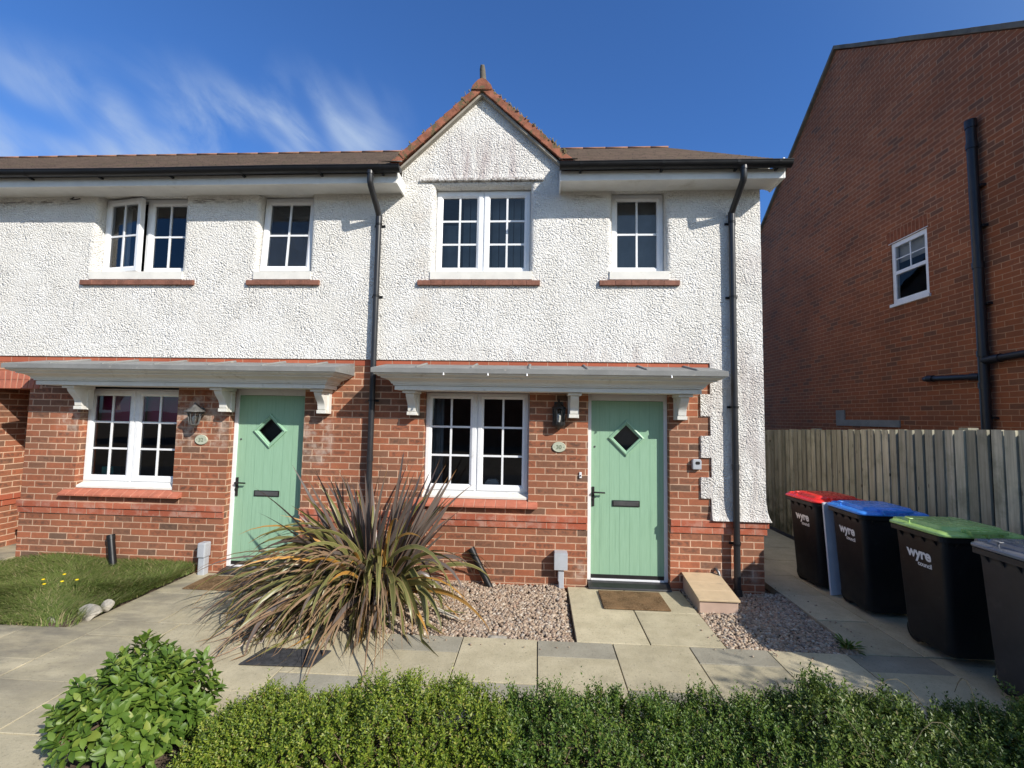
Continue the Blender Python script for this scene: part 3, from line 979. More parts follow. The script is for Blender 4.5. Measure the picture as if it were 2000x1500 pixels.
def window(parent, x0, x1, z0, z1, y, sashes, glass='glass', fr=0.030, label=None, backs=True):
    mb = MB()
    mb.box(x0, x0 + fr, y, y + 0.07, z0, z1)
    mb.box(x1 - fr, x1, y, y + 0.07, z0, z1)
    mb.box(x0 + fr, x1 - fr, y, y + 0.07, z0, z0 + fr)
    mb.box(x0 + fr, x1 - fr, y, y + 0.07, z1 - fr, z1)
    for k in range(1, len(sashes)):
        xm = (sashes[k - 1]['x1'] + sashes[k]['x0']) / 2
        mb.box(xm - 0.02, xm + 0.02, y, y + 0.07, z0 + fr, z1 - fr)
    wo_ = mb.build('window', M['upvc'], parent, bevel=0.002)
    if label:
        wo_['label'] = label
    for s in sashes:
        f, g = sash_mesh(s['x0'], s['x1'], z0 + 0.018, z1 - 0.018, y, s['cols'], s['rows'])
        if 'hinge' in s:
            for q in (f, g):
                hinge(q, *s['hinge'])
        sa = f.build('sash', M['upvc'], wo_)
        if 'label' in s:
            sa['label'] = s['label']
        g.build('pane', M[glass], wo_, recalc=False)
    # the room behind
    mb = MB()
    D = 1.6
    a, b, c, d = x0 - 0.35, x1 + 0.35, z0 - 0.35, z1 + 0.25
    yb = y + 0.0705
    mb.face([(a, y + D, c), (b, y + D, c), (b, y + D, d), (a, y + D, d)])
    mb.face([(a, yb, c), (a, y + D, c), (a, y + D, d), (a, yb, d)])
    mb.face([(b, yb, c), (b, yb, d), (b, y + D, d), (b, y + D, c)])
    mb.face([(a, yb, c), (b, yb, c), (b, y + D, c), (a, y + D, c)])
    mb.face([(a, yb, d), (a, y + D, d), (b, y + D, d), (b, yb, d)])
    masked(mb, [(a, b, c, d)], [(x0 + 0.01, x1 - 0.01, z0 + 0.01, z1 - 0.01)], yb, None)
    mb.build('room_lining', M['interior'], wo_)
    return wo_


def sill_red(parent, x0, x1, z=0.885):
    mb = MB()
    n = round((x1 - x0) / 0.112)
    for k in range(n):
        a = x0 + (x1 - x0) * k / n
        b = x0 + (x1 - x0) * (k + 1) / n
        j = RNG.uniform(-0.002, 0.002)
        mb.prism([(-0.070 + j, z - 0.064), (-0.070 + j, z - 0.042), (0.035, z + 0.020), (0.055, z + 0.020), (0.055, z - 0.02), (0.0, z - 0.064)], a + 0.0035, b - 0.0035, 'x', 0)
    mb.prism([(-0.066, z - 0.061), (-0.066, z - 0.044), (0.034, z + 0.016), (0.053, z + 0.016), (0.053, z - 0.02), (0.002, z - 0.061)], x0 + 0.004, x1 - 0.004, 'x', 1)
    return mb.build('brick_sill', [M['sill_tile'], M['joint']], parent, bevel=0.003)


def sill_upper(parent, x0, x1, wx0, wx1):
    mb = MB()
    n = max(3, round((x1 - x0) / 0.165))
    for k in range(n):
        a = x0 + (x1 - x0) * k / n
        b = x0 + (x1 - x0) * (k + 1) / n
        j = RNG.uniform(-0.002, 0.002)
        mb.prism([(-0.055 + j, 3.316), (-0.055 + j, 3.372), (0.02, 3.386), (0.02, 3.316)], a + 0.002, b - 0.002, 'x')
    mb.prism([(-0.049, 3.321), (-0.049, 3.367), (0.018, 3.380), (0.018, 3.320)], x0 + 0.004, x1 - 0.004, 'x', 1)
    mb.box(wx0 - 0.03, wx1 + 0.03, -0.034, 0.115, 3.3865, 3.482, 2)
    return mb.build('window_sill', [M['sill_brown'], M['joint'], M['stone_white']], parent, bevel=0.003)


def front_door(parent, x0, number_side=1):
    """x0: left edge of the door frame, opening 0.87 wide"""
    off = x0 - 0.569
    X = lambda v: v + off
    y = 0.100
    leaf = MB()
    lx0, lx1, lz0, lz1 = X(0.603), X(1.403), 0.105, 2.022
    cx, cz, hh = X(0.992), 1.607, 0.160
    # leaf with a diamond hole: rectangle split around the diamond
    L_, R_, B_, T_ = (cx - hh, cz), (cx + hh, cz), (cx, cz - hh), (cx, cz + hh)
    for d in (y, y + 0.044):
        q = lambda p: (p[0], d, p[1])
        leaf.face([q((lx0, lz0)), q((cx, lz0)), q(B_), q(L_), q((lx0, cz))])
        leaf.face([q((cx, lz0)), q((lx1, lz0)), q((lx1, cz)), q(R_), q(B_)])
        leaf.face([q((lx0, cz)), q(L_), q(T_), q((cx, lz1)), q((lx0, lz1))])
        leaf.face([q((cx, lz1)), q(T_), q(R_), q((lx1, cz)), q((lx1, lz1))])
    for a, b in ((L_, B_), (B_, R_), (R_, T_), (T_, L_)):
        leaf.face([(a[0], y, a[1]), (b[0], y, b[1]), (b[0], y + 0.044, b[1]), (a[0], y + 0.044, a[1])])
    leaf.face([(lx0, y, lz0), (lx0, y, lz1), (lx0, y + .044, lz1), (lx0, y + .044, lz0)])
    leaf.face([(lx1, y, lz0), (lx1, y + .044, lz0), (lx1, y + .044, lz1), (lx1, y, lz1)])
    do = leaf.build('front_door', M['door'], parent)
    # frame
    fr = MB()
    fr.box(X(0.5565), X(0.601), y - 0.015, y + 0.09, 0.045, 2.10)
    fr.box(X(1.405), X(1.4435), y - 0.015, y + 0.09, 0.045, 2.10)
    fr.box(X(0.601), X(1.405), y - 0.015, y + 0.09, 2.026, 2.10)
    fr.box(X(0.601), X(1.405), y - 0.020, y + 0.09, 0.043, 0.062)
    fr.build('door_frame', M['upvc'], do, bevel=0.003)
    # moulded diamond surround
    mo = MB()
    prof = [(0.205, 0.0), (0.200, -0.018), (0.180, -0.024), (0.170, -0.012), (0.158, -0.012), (0.146, -0.004), (0.146, 0.02)]
    rows = [[(cx - h, y + dy, cz), (cx, y + dy, cz - h), (cx + h, y + dy, cz), (cx, y + dy, cz + h)] for h, dy in prof]
    for a in range(len(rows) - 1):
        for b in range(4):
            c = (b + 1) % 4
            mo.face([rows[a][b], rows[a][c], rows[a + 1][c], rows[a + 1][b]])
    mo.build('glazing_frame', M['door_trim'], do)
    gl = MB()
    gl.face([(cx - 0.15, y + 0.015, cz), (cx, y + 0.015, cz - 0.15), (cx + 0.15, y + 0.015, cz), (cx, y + 0.015, cz + 0.15)])
    gl.build('door_pane', M['glass'], do, recalc=False)
    lp = MB()
    lp.box(X(0.838), X(1.140), y - 0.010, y, 0.848, 0.916)
    lp.box(X(0.850), X(1.128), y - 0.014, y - 0.010, 0.858, 0.906, 1)
    lp.build('letter_plate', [M['dark'], M['steel']], do, bevel=0.003)
    hd = MB()
    hd.box(X(0.612), X(0.640), y - 0.012, y, 0.845, 1.060)
    hd.tube([(X(0.626), y - 0.012, 1.002), (X(0.626), y - 0.05, 1.002), (X(0.645), y - 0.056, 1.004), (X(0.752), y - 0.050, 1.000)], 0.0095, 8)
    hd.tube([(X(0.626), y - 0.010, 0.930), (X(0.626), y - 0.024, 0.930)], 0.014, 10)
    hd.tube([(X(0.626), y - 0.012, 0.945), (X(0.655), y - 0.016, 0.944)], 0.006, 6)
    hd.build('door_handle', M['dark'], do, bevel=0.002)
    sp = MB()
    sp.tube([(X(0.642), y + 0.002, 1.505), (X(0.642), y - 0.006, 1.505)], 0.011, 10)
    sp.build('door_spyhole', M['steel'], do)
    th = MB()
    th.box(X(0.601), X(1.405), y - 0.004, y + 0.05, 0.0625, 0.104)
    th.prism([(-0.075, 0.004), (-0.065, 0.022), (0.02, 0.040), (0.085, 0.042), (0.085, 0.002)], X(0.562), X(1.440), 'x')
    th.build('threshold', M['dark'], do, bevel=0.003)
    # hallway behind the pane
    rm = MB()
    rm.box(X(0.45), X(1.5), y + 0.092, y + 1.4, 0.0, 2.2)
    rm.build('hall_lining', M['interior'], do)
    return do


def corbel(parent, xc, w=0.120):
    mb = MB()
    prof = []
    for k in range(11):
        s = k / 10
        z = 2.062 - 0.195 * s
        d = 0.232 - 0.085 * (1 - math.cos(math.pi * min(1, s * 1.25))) / 2 - 0.02 * s
        prof.append((-d, z))
    prof = [(0.0, 2.062)] + prof + [(-0.075 - 0.04, 1.862), (0.0, 1.862)]
    mb.prism(prof, xc - w / 2 + 0.016, xc + w / 2 - 0.016, 'x')
    mb.box(xc - w / 2 - 0.012, xc + w / 2 + 0.012, -0.262, 0.0, 2.0625, 2.092)
    mb.box(xc - w / 2, xc + w / 2, -0.068, 0.0, 1.820, 2.0615)
    mb.box(xc - w / 2 + 0.006, xc + w / 2 - 0.006, -0.130, -0.0685, 1.823, 1.861)
    return mb.build('corbel', M['corbel'], parent, bevel=0.004)


def canopy(parent, x0, x1, seams, corbels, lights=()):
    """x0,x1: frieze ends"""
    mb = MB()
    prof = [(0.0, 2.094), (0.0, 2.136), (-0.006, 2.137), (-0.006, 2.141), (0.016, 2.143), (0.016, 2.157), (0.030, 2.159), (0.036, 2.176), (0.052, 2.193), (0.084, 2.208), (0.118, 2.214), (0.118, 2.228), (0.142, 2.230), (0.152, 2.240), (0.172, 2.246), (0.180, 2.262)]
    rows = [[(x0 - d, 0.0, z), (x0 - d, -0.305 - d, z), (x1 + d, -0.305 - d, z), (x1 + d, 0.0, z)] for d, z in prof]
    for a in range(len(rows) - 1):
        for b in range(3):
            mb.face([rows[a][b], rows[a][b + 1], rows[a + 1][b + 1], rows[a + 1][b]], 0)
    mb.face([(x0, -0.305, 2.0945), (x1, -0.305, 2.0945), (x1, 0, 2.0945), (x0, 0, 2.0945)], 0)
    # drip edge and fall
    D = 0.198
    a, b, yf = x0 - D, x1 + D, -0.305 - D
    mb.box(a, b, yf, 0.0, 2.2625, 2.276, 1)
    zt, zb = 2.312, 2.405
    mb.face([(a, yf, 2.276), (b, yf, 2.276), (b, yf, zt), (a, yf, zt)], 1)
    mb.face([(a, yf, zt), (b, yf, zt), (b, 0, zb), (a, 0, zb)], 1)
    mb.face([(a, yf, 2.276), (a, yf, zt), (a, 0, zb), (a, 0, 2.276)], 1)
    mb.face([(b, yf, 2.276), (b, 0, 2.276), (b, 0, zb), (b, yf, zt)], 1)
    o = mb.build('porch_canopy', [M['canopy'], M['canopy_top']], parent)
    for xs in seams:
        sm = MB()
        sm.tube([(xs, -0.46, 2.320), (xs, -0.43, 2.328), (xs, 0.0, 2.410)], [0.010, 0.016, 0.016], 10)
        sm.build('lead_roll', M['canopy_top'], o)
    for xc in corbels:
        corbel(o, xc)
    for xs in lights:
        lb = MB()
        lb.tube([(xs, -0.500, 2.268), (xs, -0.503, 2.240)], [0.005, 0.011], 8)
        lb.build('festoon_bulb', M['bulb'], o)
    return o


def gutter(parent, x0, x1, clips):
    mb = MB()
    yc, zc, r = -0.388, 4.532, 0.056
    prof = [(yc + r * math.cos(a), zc + r * math.sin(a)) for a in [math.pi + math.pi * k / 10 for k in range(11)]]
    inner = [(yc + (r - .004) * math.cos(a), zc + (r - .004) * math.sin(a)) for a in [math.pi + math.pi * k / 10 for k in range(11)]]
    xs = list(np.arange(x0, x1, 0.4)) + [x1]
    sag = [0.004 * math.sin(x * 1.7) for x in xs]
    for pr in (prof, inner):
        mb.grid([[(x, p[0], p[1] + s) for p in pr] for x, s in zip(xs, sag)], 0, True, False)
    for x, s in ((xs[0], sag[0]), (xs[-1], sag[-1])):
        mb.face([(x, p[0], p[1] + s) for p in prof])
    mb.tube([(x, yc - r, zc + 0.004 + s) for x, s in zip(xs, sag)], 0.006, 6)
    go = mb.build('gutter', M['black_plastic'], parent)
    for xc in clips:
        cb = MB()
        pr = [(yc + (r + .004) * math.cos(a), zc + (r + .004) * math.sin(a)) for a in [math.pi + math.pi * k / 8 for k in range(9)]]
        cb.grid([[(xx, p[0], p[1]) for p in pr] for xx in (xc - .014, xc + .014)], 0, False, False)
        cb.box(xc - .012, xc + .012, yc + 0.02, -0.3205, zc - 0.062, zc - 0.048)
        cb.build('gutter_bracket', M['black_plastic'], go)
    return go


def downpipe(parent, x, zb, clips, toe=False, xo=0.0):
    mb = MB()
    y = -0.072
    mb.tube([(x + xo, -0.388, 4.485), (x + xo, -0.388, 4.375), (x + xo, -0.372, 4.345), (x + xo * .2, -0.105, 4.155), (x, y, 4.11), (x, y, 4.05), (x, y, zb)], 0.0335, 14)
    mb.tube([(x + xo, -0.388, 4.49), (x + xo, -0.388, 4.455)], 0.040, 14)
    mb.tube([(x, y, 4.135), (x, y, 4.02)], 0.0385, 14)
    for z in (1.30,):
        mb.tube([(x, y, z), (x, y, z + 0.06)], 0.0385, 14)
    if toe:
        mb.tube([(x, y, zb + 0.02), (x + 0.004, y - 0.01, zb - 0.05), (x + 0.012, y - 0.02, zb - 0.14)], 0.044, 14)
    po_ = mb.build('downpipe', M['pipe'], parent)
    for z in clips:
        cb = MB()
        cb.tube([(x, y, z - 0.011), (x, y, z + 0.011)], 0.0385, 14)
        cb.box(x - 0.062, x + 0.062, -0.030, -0.016, z - 0.012, z + 0.012)
        cb.box(x - 0.012, x + 0.012, -0.045, -0.018, z - 0.010, z + 0.010)
        cb.build('pipe_bracket', M['black_plastic'], po_)
    return po_


def roof_z(y):
    return 4.790 + 0.634 * y


def main_roof(parent, x0, x1, gap=None):
    mb = MB()
    th = math.atan(0.634)
    step = 0.105 * math.cos(th)
    y = -0.405
    k = 0
    while y < 3.98:
        y2 = min(y + step + 0.02, 4.0)
        za, zb = roof_z(y) + 0.016, roof_z(y2)
        segs = [(x0, x1)]
        if gap and y < 0.12:
            segs = [(x0, gap[0]), (gap[1], x1)]
        for (a, b) in segs:
            if b - a < 0.02:
                continue
            jit = RNG.uniform(-0.003, 0.003)
            mb.face([(a, y + jit, za), (b, y + jit, za), (b, y2, zb + 0.002), (a, y2, zb + 0.002)])
            mb.face([(a, y + jit, za - 0.020), (b, y + jit, za - 0.020), (b, y + jit, za), (a, y + jit, za)])
            mb.face([(b, y + jit, za - 0.05), (b, y2, zb - 0.05), (b, y2, zb + 0.002), (b, y + jit, za)])
        y += step
        k += 1
    # rear slope and deck
    mb.face([(x0, 4.0, roof_z(4.0)), (x1, 4.0, roof_z(4.0)), (x1, 8.4, roof_z(-0.4)), (x0, 8.4, roof_z(-0.4))])
    o = mb.build('roof', M['roof'], parent)
    rd = MB()
    x = x0
    while x < x1 - 0.05:
        xe = min(x + 0.45, x1)
        dz = RNG.uniform(-0.002, 0.003)
        pr = [(4.0 + 0.125 * math.cos(a), roof_z(4.0) - 0.05 + dz + 0.066 * math.sin(a)) for a in [math.pi * q / 10 for q in range(11)]]
        rd.prism(pr, x + 0.004, xe - 0.004, 'x', 0, True)
        x += 0.45
    rd.build('ridge_tiles', M['ridge'], o)
    return o


# ================================================================ right-hand terraced house (number 30)
H1 = thing('terraced_house', (0.3, 0.0, 0.0), 'end terrace house with white gablet over a green door, black pipe at its right corner', 'house')
XL, XR = -1.860, 2.430

b = MB()
masked(b, [(XL, XR, -0.08, 2.452)], [(-1.296, -0.098, 0.875, 2.102), (0.556, 1.444, -0.08, 2.102)], 0.0, 0.12)
b.face([(XR, 0.12, -0.08), (XR, 8.0, -0.08), (XR, 8.0, 0.75), (XR, 0.12, 0.75)])
b.build('brick_wall', M['brick'], H1)
b = MB()
b.face([(XL, 8.0, -0.08), (XR, 8.0, -0.08), (XR, 8.0, 4.6), (XL, 8.0, 4.6)])
b.build('rear_wall', M['brick'], H1)

sc_ = MB()
for (a, c) in ((XL, 0.553), (1.446, XR)):
    e1 = c + (0.045 if c == XR else 0.0)
    e2 = c + (0.030 if c == XR else 0.0)
    sc_.box(a, e1, -0.030, 0.0, 0.680, 0.7495)
    sc_.box(a, e2, -0.016, 0.0, 0.6062, 0.6755)
sc_.box(XL, 1.880, -0.006, 0.0, 2.3770, 2.4500)
sc_.box(XR, XR + 0.045, 0.0, 6.0, 0.680, 0.7495)
sc_.box(XR, XR + 0.030, 0.0, 6.0, 0.6062, 0.6755)
sc_.build('string_course', M['brick_red'], H1, bevel=0.003)

r = MB()
YF = -0.020
tooth = [(1.880, 2.108, 2.452), (1.775, 1.868, 2.108), (1.880, 1.652, 1.868), (1.775, 1.417, 1.652), (1.886, 1.205, 1.417), (1.771, 0.980, 1.205), (1.880, 0.905, 0.980)]
R_ = 0.055
fills = [(XL, XR, 2.452, 4.432), (-1.640, 0.235, 4.432, 4.840)] + [(a, XR, z0, z1) for a, z0, z1 in tooth]
holes = [(-1.240 - R_, -0.117 + R_, 3.46 - R_ * .3, 4.500 + R_), (0.812 - R_, 1.416 + R_, 3.46 - R_ * .3, 4.440 + R_)]
masked(r, fills, holes, YF, 0.0)
lip(r, -1.240, -0.117, 3.46, 4.500, R_, YF, 0.13)
lip(r, 0.812, 1.416, 3.46, 4.440, R_, YF, 0.13)
# gablet triangle
r.prism([(-1.640, 4.8402), (0.235, 4.8402), (-0.705, 5.668)], YF, 0.12, 'y')
# drip over the middle window
r.prism([(YF, 4.640), (YF - 0.012, 4.600), (YF - 0.030, 4.558), (YF - 0.024, 4.551), (YF + 0.02, 4.553)], -1.420, 0.020, 'x')
# bell-cast foot at the corner
bell = [(0.0, 0.960), (YF - 0.001, 0.955), (YF - 0.008, 0.860), (YF - 0.020, 0.800), (YF - 0.040, 0.7525), (0.0, 0.7525)]
r.prism(bell, 1.880, XR + 0.001, 'x')
rows = []
for (d, z) in bell[1:5]:
    rows.append([(XR, d, z), (XR - YF * 0.2 - d, d, z), (XR - YF * 0.2 - d, 6.0, z)])
for a in range(len(rows) - 1):
    for c in range(2):
        r.face([rows[a][c], rows[a][c + 1], rows[a + 1][c + 1], rows[a + 1][c]])
# side wall above the plinth
r.face([(XR + 0.022, YF, 0.95), (XR + 0.022, 8.0, 0.95), (XR + 0.022, 8.0, 4.75), (XR + 0.022, 4.0, 7.26), (XR + 0.022, YF, 4.72)])
r.face([(XR, YF, 0.95), (XR + 0.022, YF, 0.95), (XR + 0.022, YF, 4.72), (XR, YF, 4.72)])
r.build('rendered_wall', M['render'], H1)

window(H1, -1.240, -0.118, 3.483, 4.497, 0.100, [dict(x0=-1.232, x1=-0.690, cols=2, rows=3), dict(x0=-0.668, x1=-0.126, cols=2, rows=3)])
window(H1, 0.812, 1.416, 3.483, 4.437, 0.100, [dict(x0=0.822, x1=1.406, cols=2, rows=2)])
window(H1, -1.300, -0.100, 0.963, 2.105, 0.100, [dict(x0=-1.288, x1=-0.711, cols=2, rows=3), dict(x0=-0.689, x1=-0.112, cols=2, rows=3)])
ss = MB()
ss.prism([(0.018, 0.903), (0.018, 0.930), (0.095, 0.962), (0.15, 0.962), (0.15, 0.903)], -1.325, -0.099, 'x')
ss.build('white_sill', M['stone_white'], H1, bevel=0.004)
sill_red(H1, -1.392, 0.008)
sill_upper(H1, -1.410, 0.002, -1.240, -0.118)
sill_upper(H1, 0.667, 1.557, 0.812, 1.416)
front_door(H1, 0.569)
canopy(H1, -1.548, 1.690, [-1.28, -0.70, -0.10, 0.50, 1.10, 1.60], [-1.405, 0.388, 1.545], lights=(-0.98, -0.52, -0.12, 1.33))

ev = MB()
ev.box(0.205, 2.575, -0.320, -0.300, 4.392, 4.500)
ev.box(0.205, 2.575, -0.300, YF, 4.418, 4.432)
ev.box(0.203, 0.222, -0.322, YF - 0.002, 4.388, 4.545)
ev.box(2.556, 2.577, -0.322, 0.0, 4.396, 4.62)
ev.prism([(0.0, 4.41), (0.0, 4.735), (4.0, 7.27), (4.0, 7.05)], 2.556, 2.577, 'x')
ev.build('eaves_boards', M['soffit'], H1, bevel=0.003)
gutter(H1, 0.192, 2.602, [0.42, 1.28, 2.05, 2.47])
downpipe(H1, 2.118, 0.03, [4.02, 3.18, 1.97, 0.52], toe=True)
main_roof(H1, -1.86, 2.545, gap=(-1.765, 0.360))

# gablet roof: stepped clay courses with a mossy verge
gt = MB()
APX, APZ = -0.703, 5.690
for s in (-1, 1):
    ex, ez = (-1.735, 4.752) if s < 0 else (0.332, 4.752)
    dxs, dzs = ex - APX, ez - APZ
    Ln = math.hypot(dxs, dzs)
    ux, uz = dxs / Ln, dzs / Ln
    nx_, nz_ = (uz, -ux) if s < 0 else (-uz, ux)
    if nz_ < 0:
        nx_, nz_ = -nx_, -nz_
    n = 10
    for k in range(n):
        l0, l1 = Ln * k / n - 0.02, Ln * (k + 1) / n + 0.018
        lift = 0.030
        j = RNG.uniform(-0.010, 0.006)
        A = (APX + ux * l0, APZ + uz * l0)
        B = (APX + ux * l1, APZ + uz * l1)
        q = [(A[0] - nx_ * 0.070, A[1] - nz_ * 0.070), (B[0] - nx_ * 0.064, B[1] - nz_ * 0.064), (B[0] + nx_ * (lift - 0.006), B[1] + nz_ * (lift - 0.006)), (A[0] + nx_ * 0.010, A[1] + nz_ * 0.010)]
        gt.prism(q, -0.112 + j * 0.6, 2.0, 'y')
dr = gt.build('gablet_roof', M['clay'], H1, bevel=0.004)
uc = MB()
for s in (-1, 1):
    ex, ez = (-1.700, 4.750) if s < 0 else (0.297, 4.750)
    d = Vector((ex - APX, 0, ez - APZ)).normalized()
    q = [(APX, APZ - 0.092), (ex - s * 0.03, ez - 0.066), (ex - s * 0.05, ez - 0.078), (APX, APZ - 0.126)]
    uc.prism(q, -0.086, 0.10, 'y')
uc.build('undercloak', M['undercloak'], dr)
rt_ = MB()
for k in range(4):
    pr = [(APX - 0.125, APZ - 0.085), (APX - 0.105, APZ - 0.035), (APX - 0.05, APZ + 0.025), (APX, APZ + 0.052), (APX + 0.05, APZ + 0.025), (APX + 0.105, APZ - 0.035), (APX + 0.125, APZ - 0.085)]
    rt_.prism(pr, -0.132 + k * 0.45, -0.120 + (k + 1) * 0.45, 'y', 0, True)
rt_.build('ridge_tiles', M['clay'], dr)
fn = MB()
fn.tube([(APX, 0.02, 5.70), (APX - 0.002, 0.02, 5.78), (APX - 0.008, 0.00, 5.87), (APX - 0.012, -0.02, 5.93), (APX - 0.010, -0.05, 5.965)], [0.050, 0.040, 0.037, 0.034, 0.022], 10)
fn.build('finial', M['concrete_tile'], dr)
ms = MB()
for k in range(150):
    s = 1 if RNG.random() < 0.72 else -1
    q = RNG.uniform(0.02, 0.98)
    ex = 0.332 if s > 0 else -1.735
    x = APX + (ex - APX) * q
    z = APZ + (4.752 - APZ) * q + 0.034
    y = RNG.uniform(-0.13, -0.02)
    h = RNG.uniform(0.008, 0.036) * (1.0 if RNG.random() < 0.5 else 0.5)
    wv = RNG.uniform(0.004, 0.011)
    ms.tube([(x, y, z - 0.01), (x + RNG.uniform(-.01, .01), y, z + h * 0.5), (x + RNG.uniform(-.018, .018), y - 0.004, z + h)], [wv, wv * 0.8, wv * 0.25], 5)
ms.build('moss_tufts', M['moss'], dr)['kind'] = 'stuff'
for a_, b_2 in ((-1.80, -1.62), (0.20, 0.40)):
    fl = MB()
    fl.prism([(-0.40, 4.60), (-0.37, 4.615), (0.10, 4.89), (0.10, 4.87)], a_, b_2, 'x')
    fl.build('lead_flashing', M['canopy_top'], dr)

# ================================================================ left-hand terraced house (number 32)
H2 = thing('terraced_house', (-4.0, 0.0, 0.0), 'terrace house on the left with two upstairs windows ajar and an archway beside it', 'house')
X2 = -6.085
b = MB()
masked(b, [(X2, XL, -0.08, 2.452), (-9.0, X2, 2.055, 2.452), (-9.0, -6.66, -0.08, 2.055)], [(-5.430, -4.222, 0.875, 2.102), (-3.580, -2.692, -0.08, 2.102)], 0.0, 0.12)
# archway side walls
b.face([(X2, 0.12, -0.08), (X2, 2.5, -0.08), (X2, 2.5, 2.4), (X2, 0.12, 2.4)])
b.face([(-6.66, 0.12, -0.08), (-6.66, 2.5, -0.08), (-6.66, 2.5, 2.4), (-6.66, 0.12, 2.4)])
b.face([(-6.66, 2.5, -0.08), (X2, 2.5, -0.08), (X2, 2.5, 2.4), (-6.66, 2.5, 2.4)])
b.face([(-6.66, 0.12, 2.056), (X2, 0.12, 2.056), (X2, 2.5, 2.056), (-6.66, 2.5, 2.056)])
b.build('brick_wall', M['brick'], H2)
b = MB()
b.face([(-9, 8.0, -0.08), (XL, 8.0, -0.08), (XL, 8.0, 4.6), (-9, 8.0, 4.6)])
b.build('rear_wall', M['brick'], H2)
sc_ = MB()
for (a, c) in ((X2 - 0.02, -3.582), (-2.690, XL)):
    sc_.box(a, c, -0.030, 0.0, 0.680, 0.7495)
    sc_.box(a + 0.008, c, -0.016, 0.0, 0.6062, 0.6755)
sc_.box(-9.0, XL, -0.006, 0.0, 2.3770, 2.4500)
sc_.box(-6.66, -6.63, 0.0, 2.4, 0.680, 0.7495)
sc_.box(-6.66, -6.645, 0.0, 2.4, 0.6062, 0.6755)
sc_.build('string_course', M['brick_red'], H2, bevel=0.003)
ar = MB()
k = 0
x = -6.62
while x < -5.96:
    lean = (x + 6.40) * 0.10
    for (za, zb) in ((2.058, 2.16), (2.164, 2.27)):
        ar.prism([(x + lean * (za - 2.05) * 6, za), (x + 0.062 + lean * (za - 2.05) * 6, za), (x + 0.062 + lean * (zb - 2.05) * 6, zb), (x + lean * (zb - 2.05) * 6, zb)], -0.012, 0.11, 'y', 0)
    x += 0.0735
ar.box(-6.66, -5.93, -0.005, 0.10, 2.06, 2.268, 1)
ar.build('brick_arch', [M['sill_tile'], M['joint']], H2, bevel=0.003)

r = MB()
fills = [(-9.0, XL, 2.452, 4.432)]
holes = [(-5.395 - R_, -4.285 + R_, 3.46 - R_ * .3, 4.440 + R_), (-3.350 - R_, -2.713 + R_, 3.46 - R_ * .3, 4.440 + R_)]
masked(r, fills, holes, YF, 0.0)
lip(r, -5.395, -4.285, 3.46, 4.440, R_, YF, 0.13)
lip(r, -3.350, -2.713, 3.46, 4.440, R_, YF, 0.13)
r.build('rendered_wall', M['render'], H2)

window(H2, -5.395, -4.285, 3.483, 4.430, 0.100, [
    dict(x0=-5.385, x1=-4.850, cols=2, rows=2, hinge=((-5.385, 0.10, 3.9), 'Z', math.radians(-10)), label='casement swung outwards'),
    dict(x0=-4.830, x1=-4.295, cols=2, rows=2)])
window(H2, -3.350, -2.713, 3.483, 4.430, 0.100, [dict(x0=-3.340, x1=-2.723, cols=2, rows=2, hinge=((-3.0, 0.10, 4.412), 'X', math.radians(-4.0)), label='top hung sash pushed out at the bottom')], glass='glass_frost')
window(H2, -5.428, -4.224, 0.963, 2.075, 0.100, [dict(x0=-5.416, x1=-4.837, cols=2, rows=3), dict(x0=-4.815, x1=-4.236, cols=2, rows=3)])
ss = MB()
ss.prism([(0.018, 0.903), (0.018, 0.930), (0.095, 0.962), (0.15, 0.962), (0.15, 0.903)], -5.428, -4.223, 'x')
ss.build('white_sill', M['stone_white'], H2, bevel=0.004)
sill_red(H2, -5.564, -4.100)
sill_upper(H2, -5.520, -4.100, -5.395, -4.285)
sill_upper(H2, -3.454, -2.570, -3.350, -2.713)
front_door(H2, -3.567)
canopy(H2, -5.665, -2.318, [-5.35, -4.75, -4.15, -3.55, -2.95, -2.45], [-5.330, -3.585, -2.435])
ev = MB()
ev.box(-9.0, -1.602, -0.320, -0.300, 4.392, 4.500)
ev.box(-9.0, -1.602, -0.300, YF, 4.418, 4.432)
ev.box(-1.620, -1.600, -0.322, YF - 0.002, 4.388, 4.545)
ev.build('eaves_boards', M['soffit'], H2, bevel=0.003)
gutter(H2, -9.0, -1.545, [-6.6, -5.9, -5.05, -4.2, -3.35, -2.45, -1.75])
downpipe(H2, -1.877, -0.02, [4.02, 3.18, 1.98])
main_roof(H2, -15.0, -1.862)
hk = MB()
hk.tube([(-5.72, -0.02, 4.41), (-5.72, -0.06, 4.37), (-5.64, -0.07, 4.36), (-5.60, -0.05, 4.38)], 0.007, 6)
hk.build('wall_hook', M['dark'], H2)

# ================================================================ brick house on the right
H3 = thing('brick_house', (5.9, 3.97, 0.0), 'tall red brick house with black soil pipe and one small window in its gable', 'house')
GX = 5.9
RY, RZ, SL = 3.97, 9.32, 0.755
yF, yB = -0.65, 8.59
zE = RZ - SL * (RY - yF)
b = MB()
masked(b, [(yF, yB, -0.1, zE)], [(2.035, 2.765, 3.80, 4.83)], GX, GX + 0.10, 0, 'x')
b.face([(GX, yF, zE), (GX, yB, zE), (GX, RY, RZ - 0.02)])
b.face([(GX + 0.1, yF, -0.1), (15, yF, -0.1), (15, yF, zE), (GX + 0.1, yF, zE)])
b.face([(GX + 0.1, yB, -0.1), (15, yB, -0.1), (15, yB, zE), (GX + 0.1, yB, zE)])
b.build('brick_wall', M['brick_right'], H3)
lt = MB()
yy = 2.02
while yy < 2.79:
    lt.box(GX - 0.004, GX + 0.05, yy, yy + 0.064, 4.836, 5.045, 0)
    yy += 0.0745
lt.box(GX - 0.002, GX + 0.05, 2.012, 2.80, 4.835, 5.052, 1)
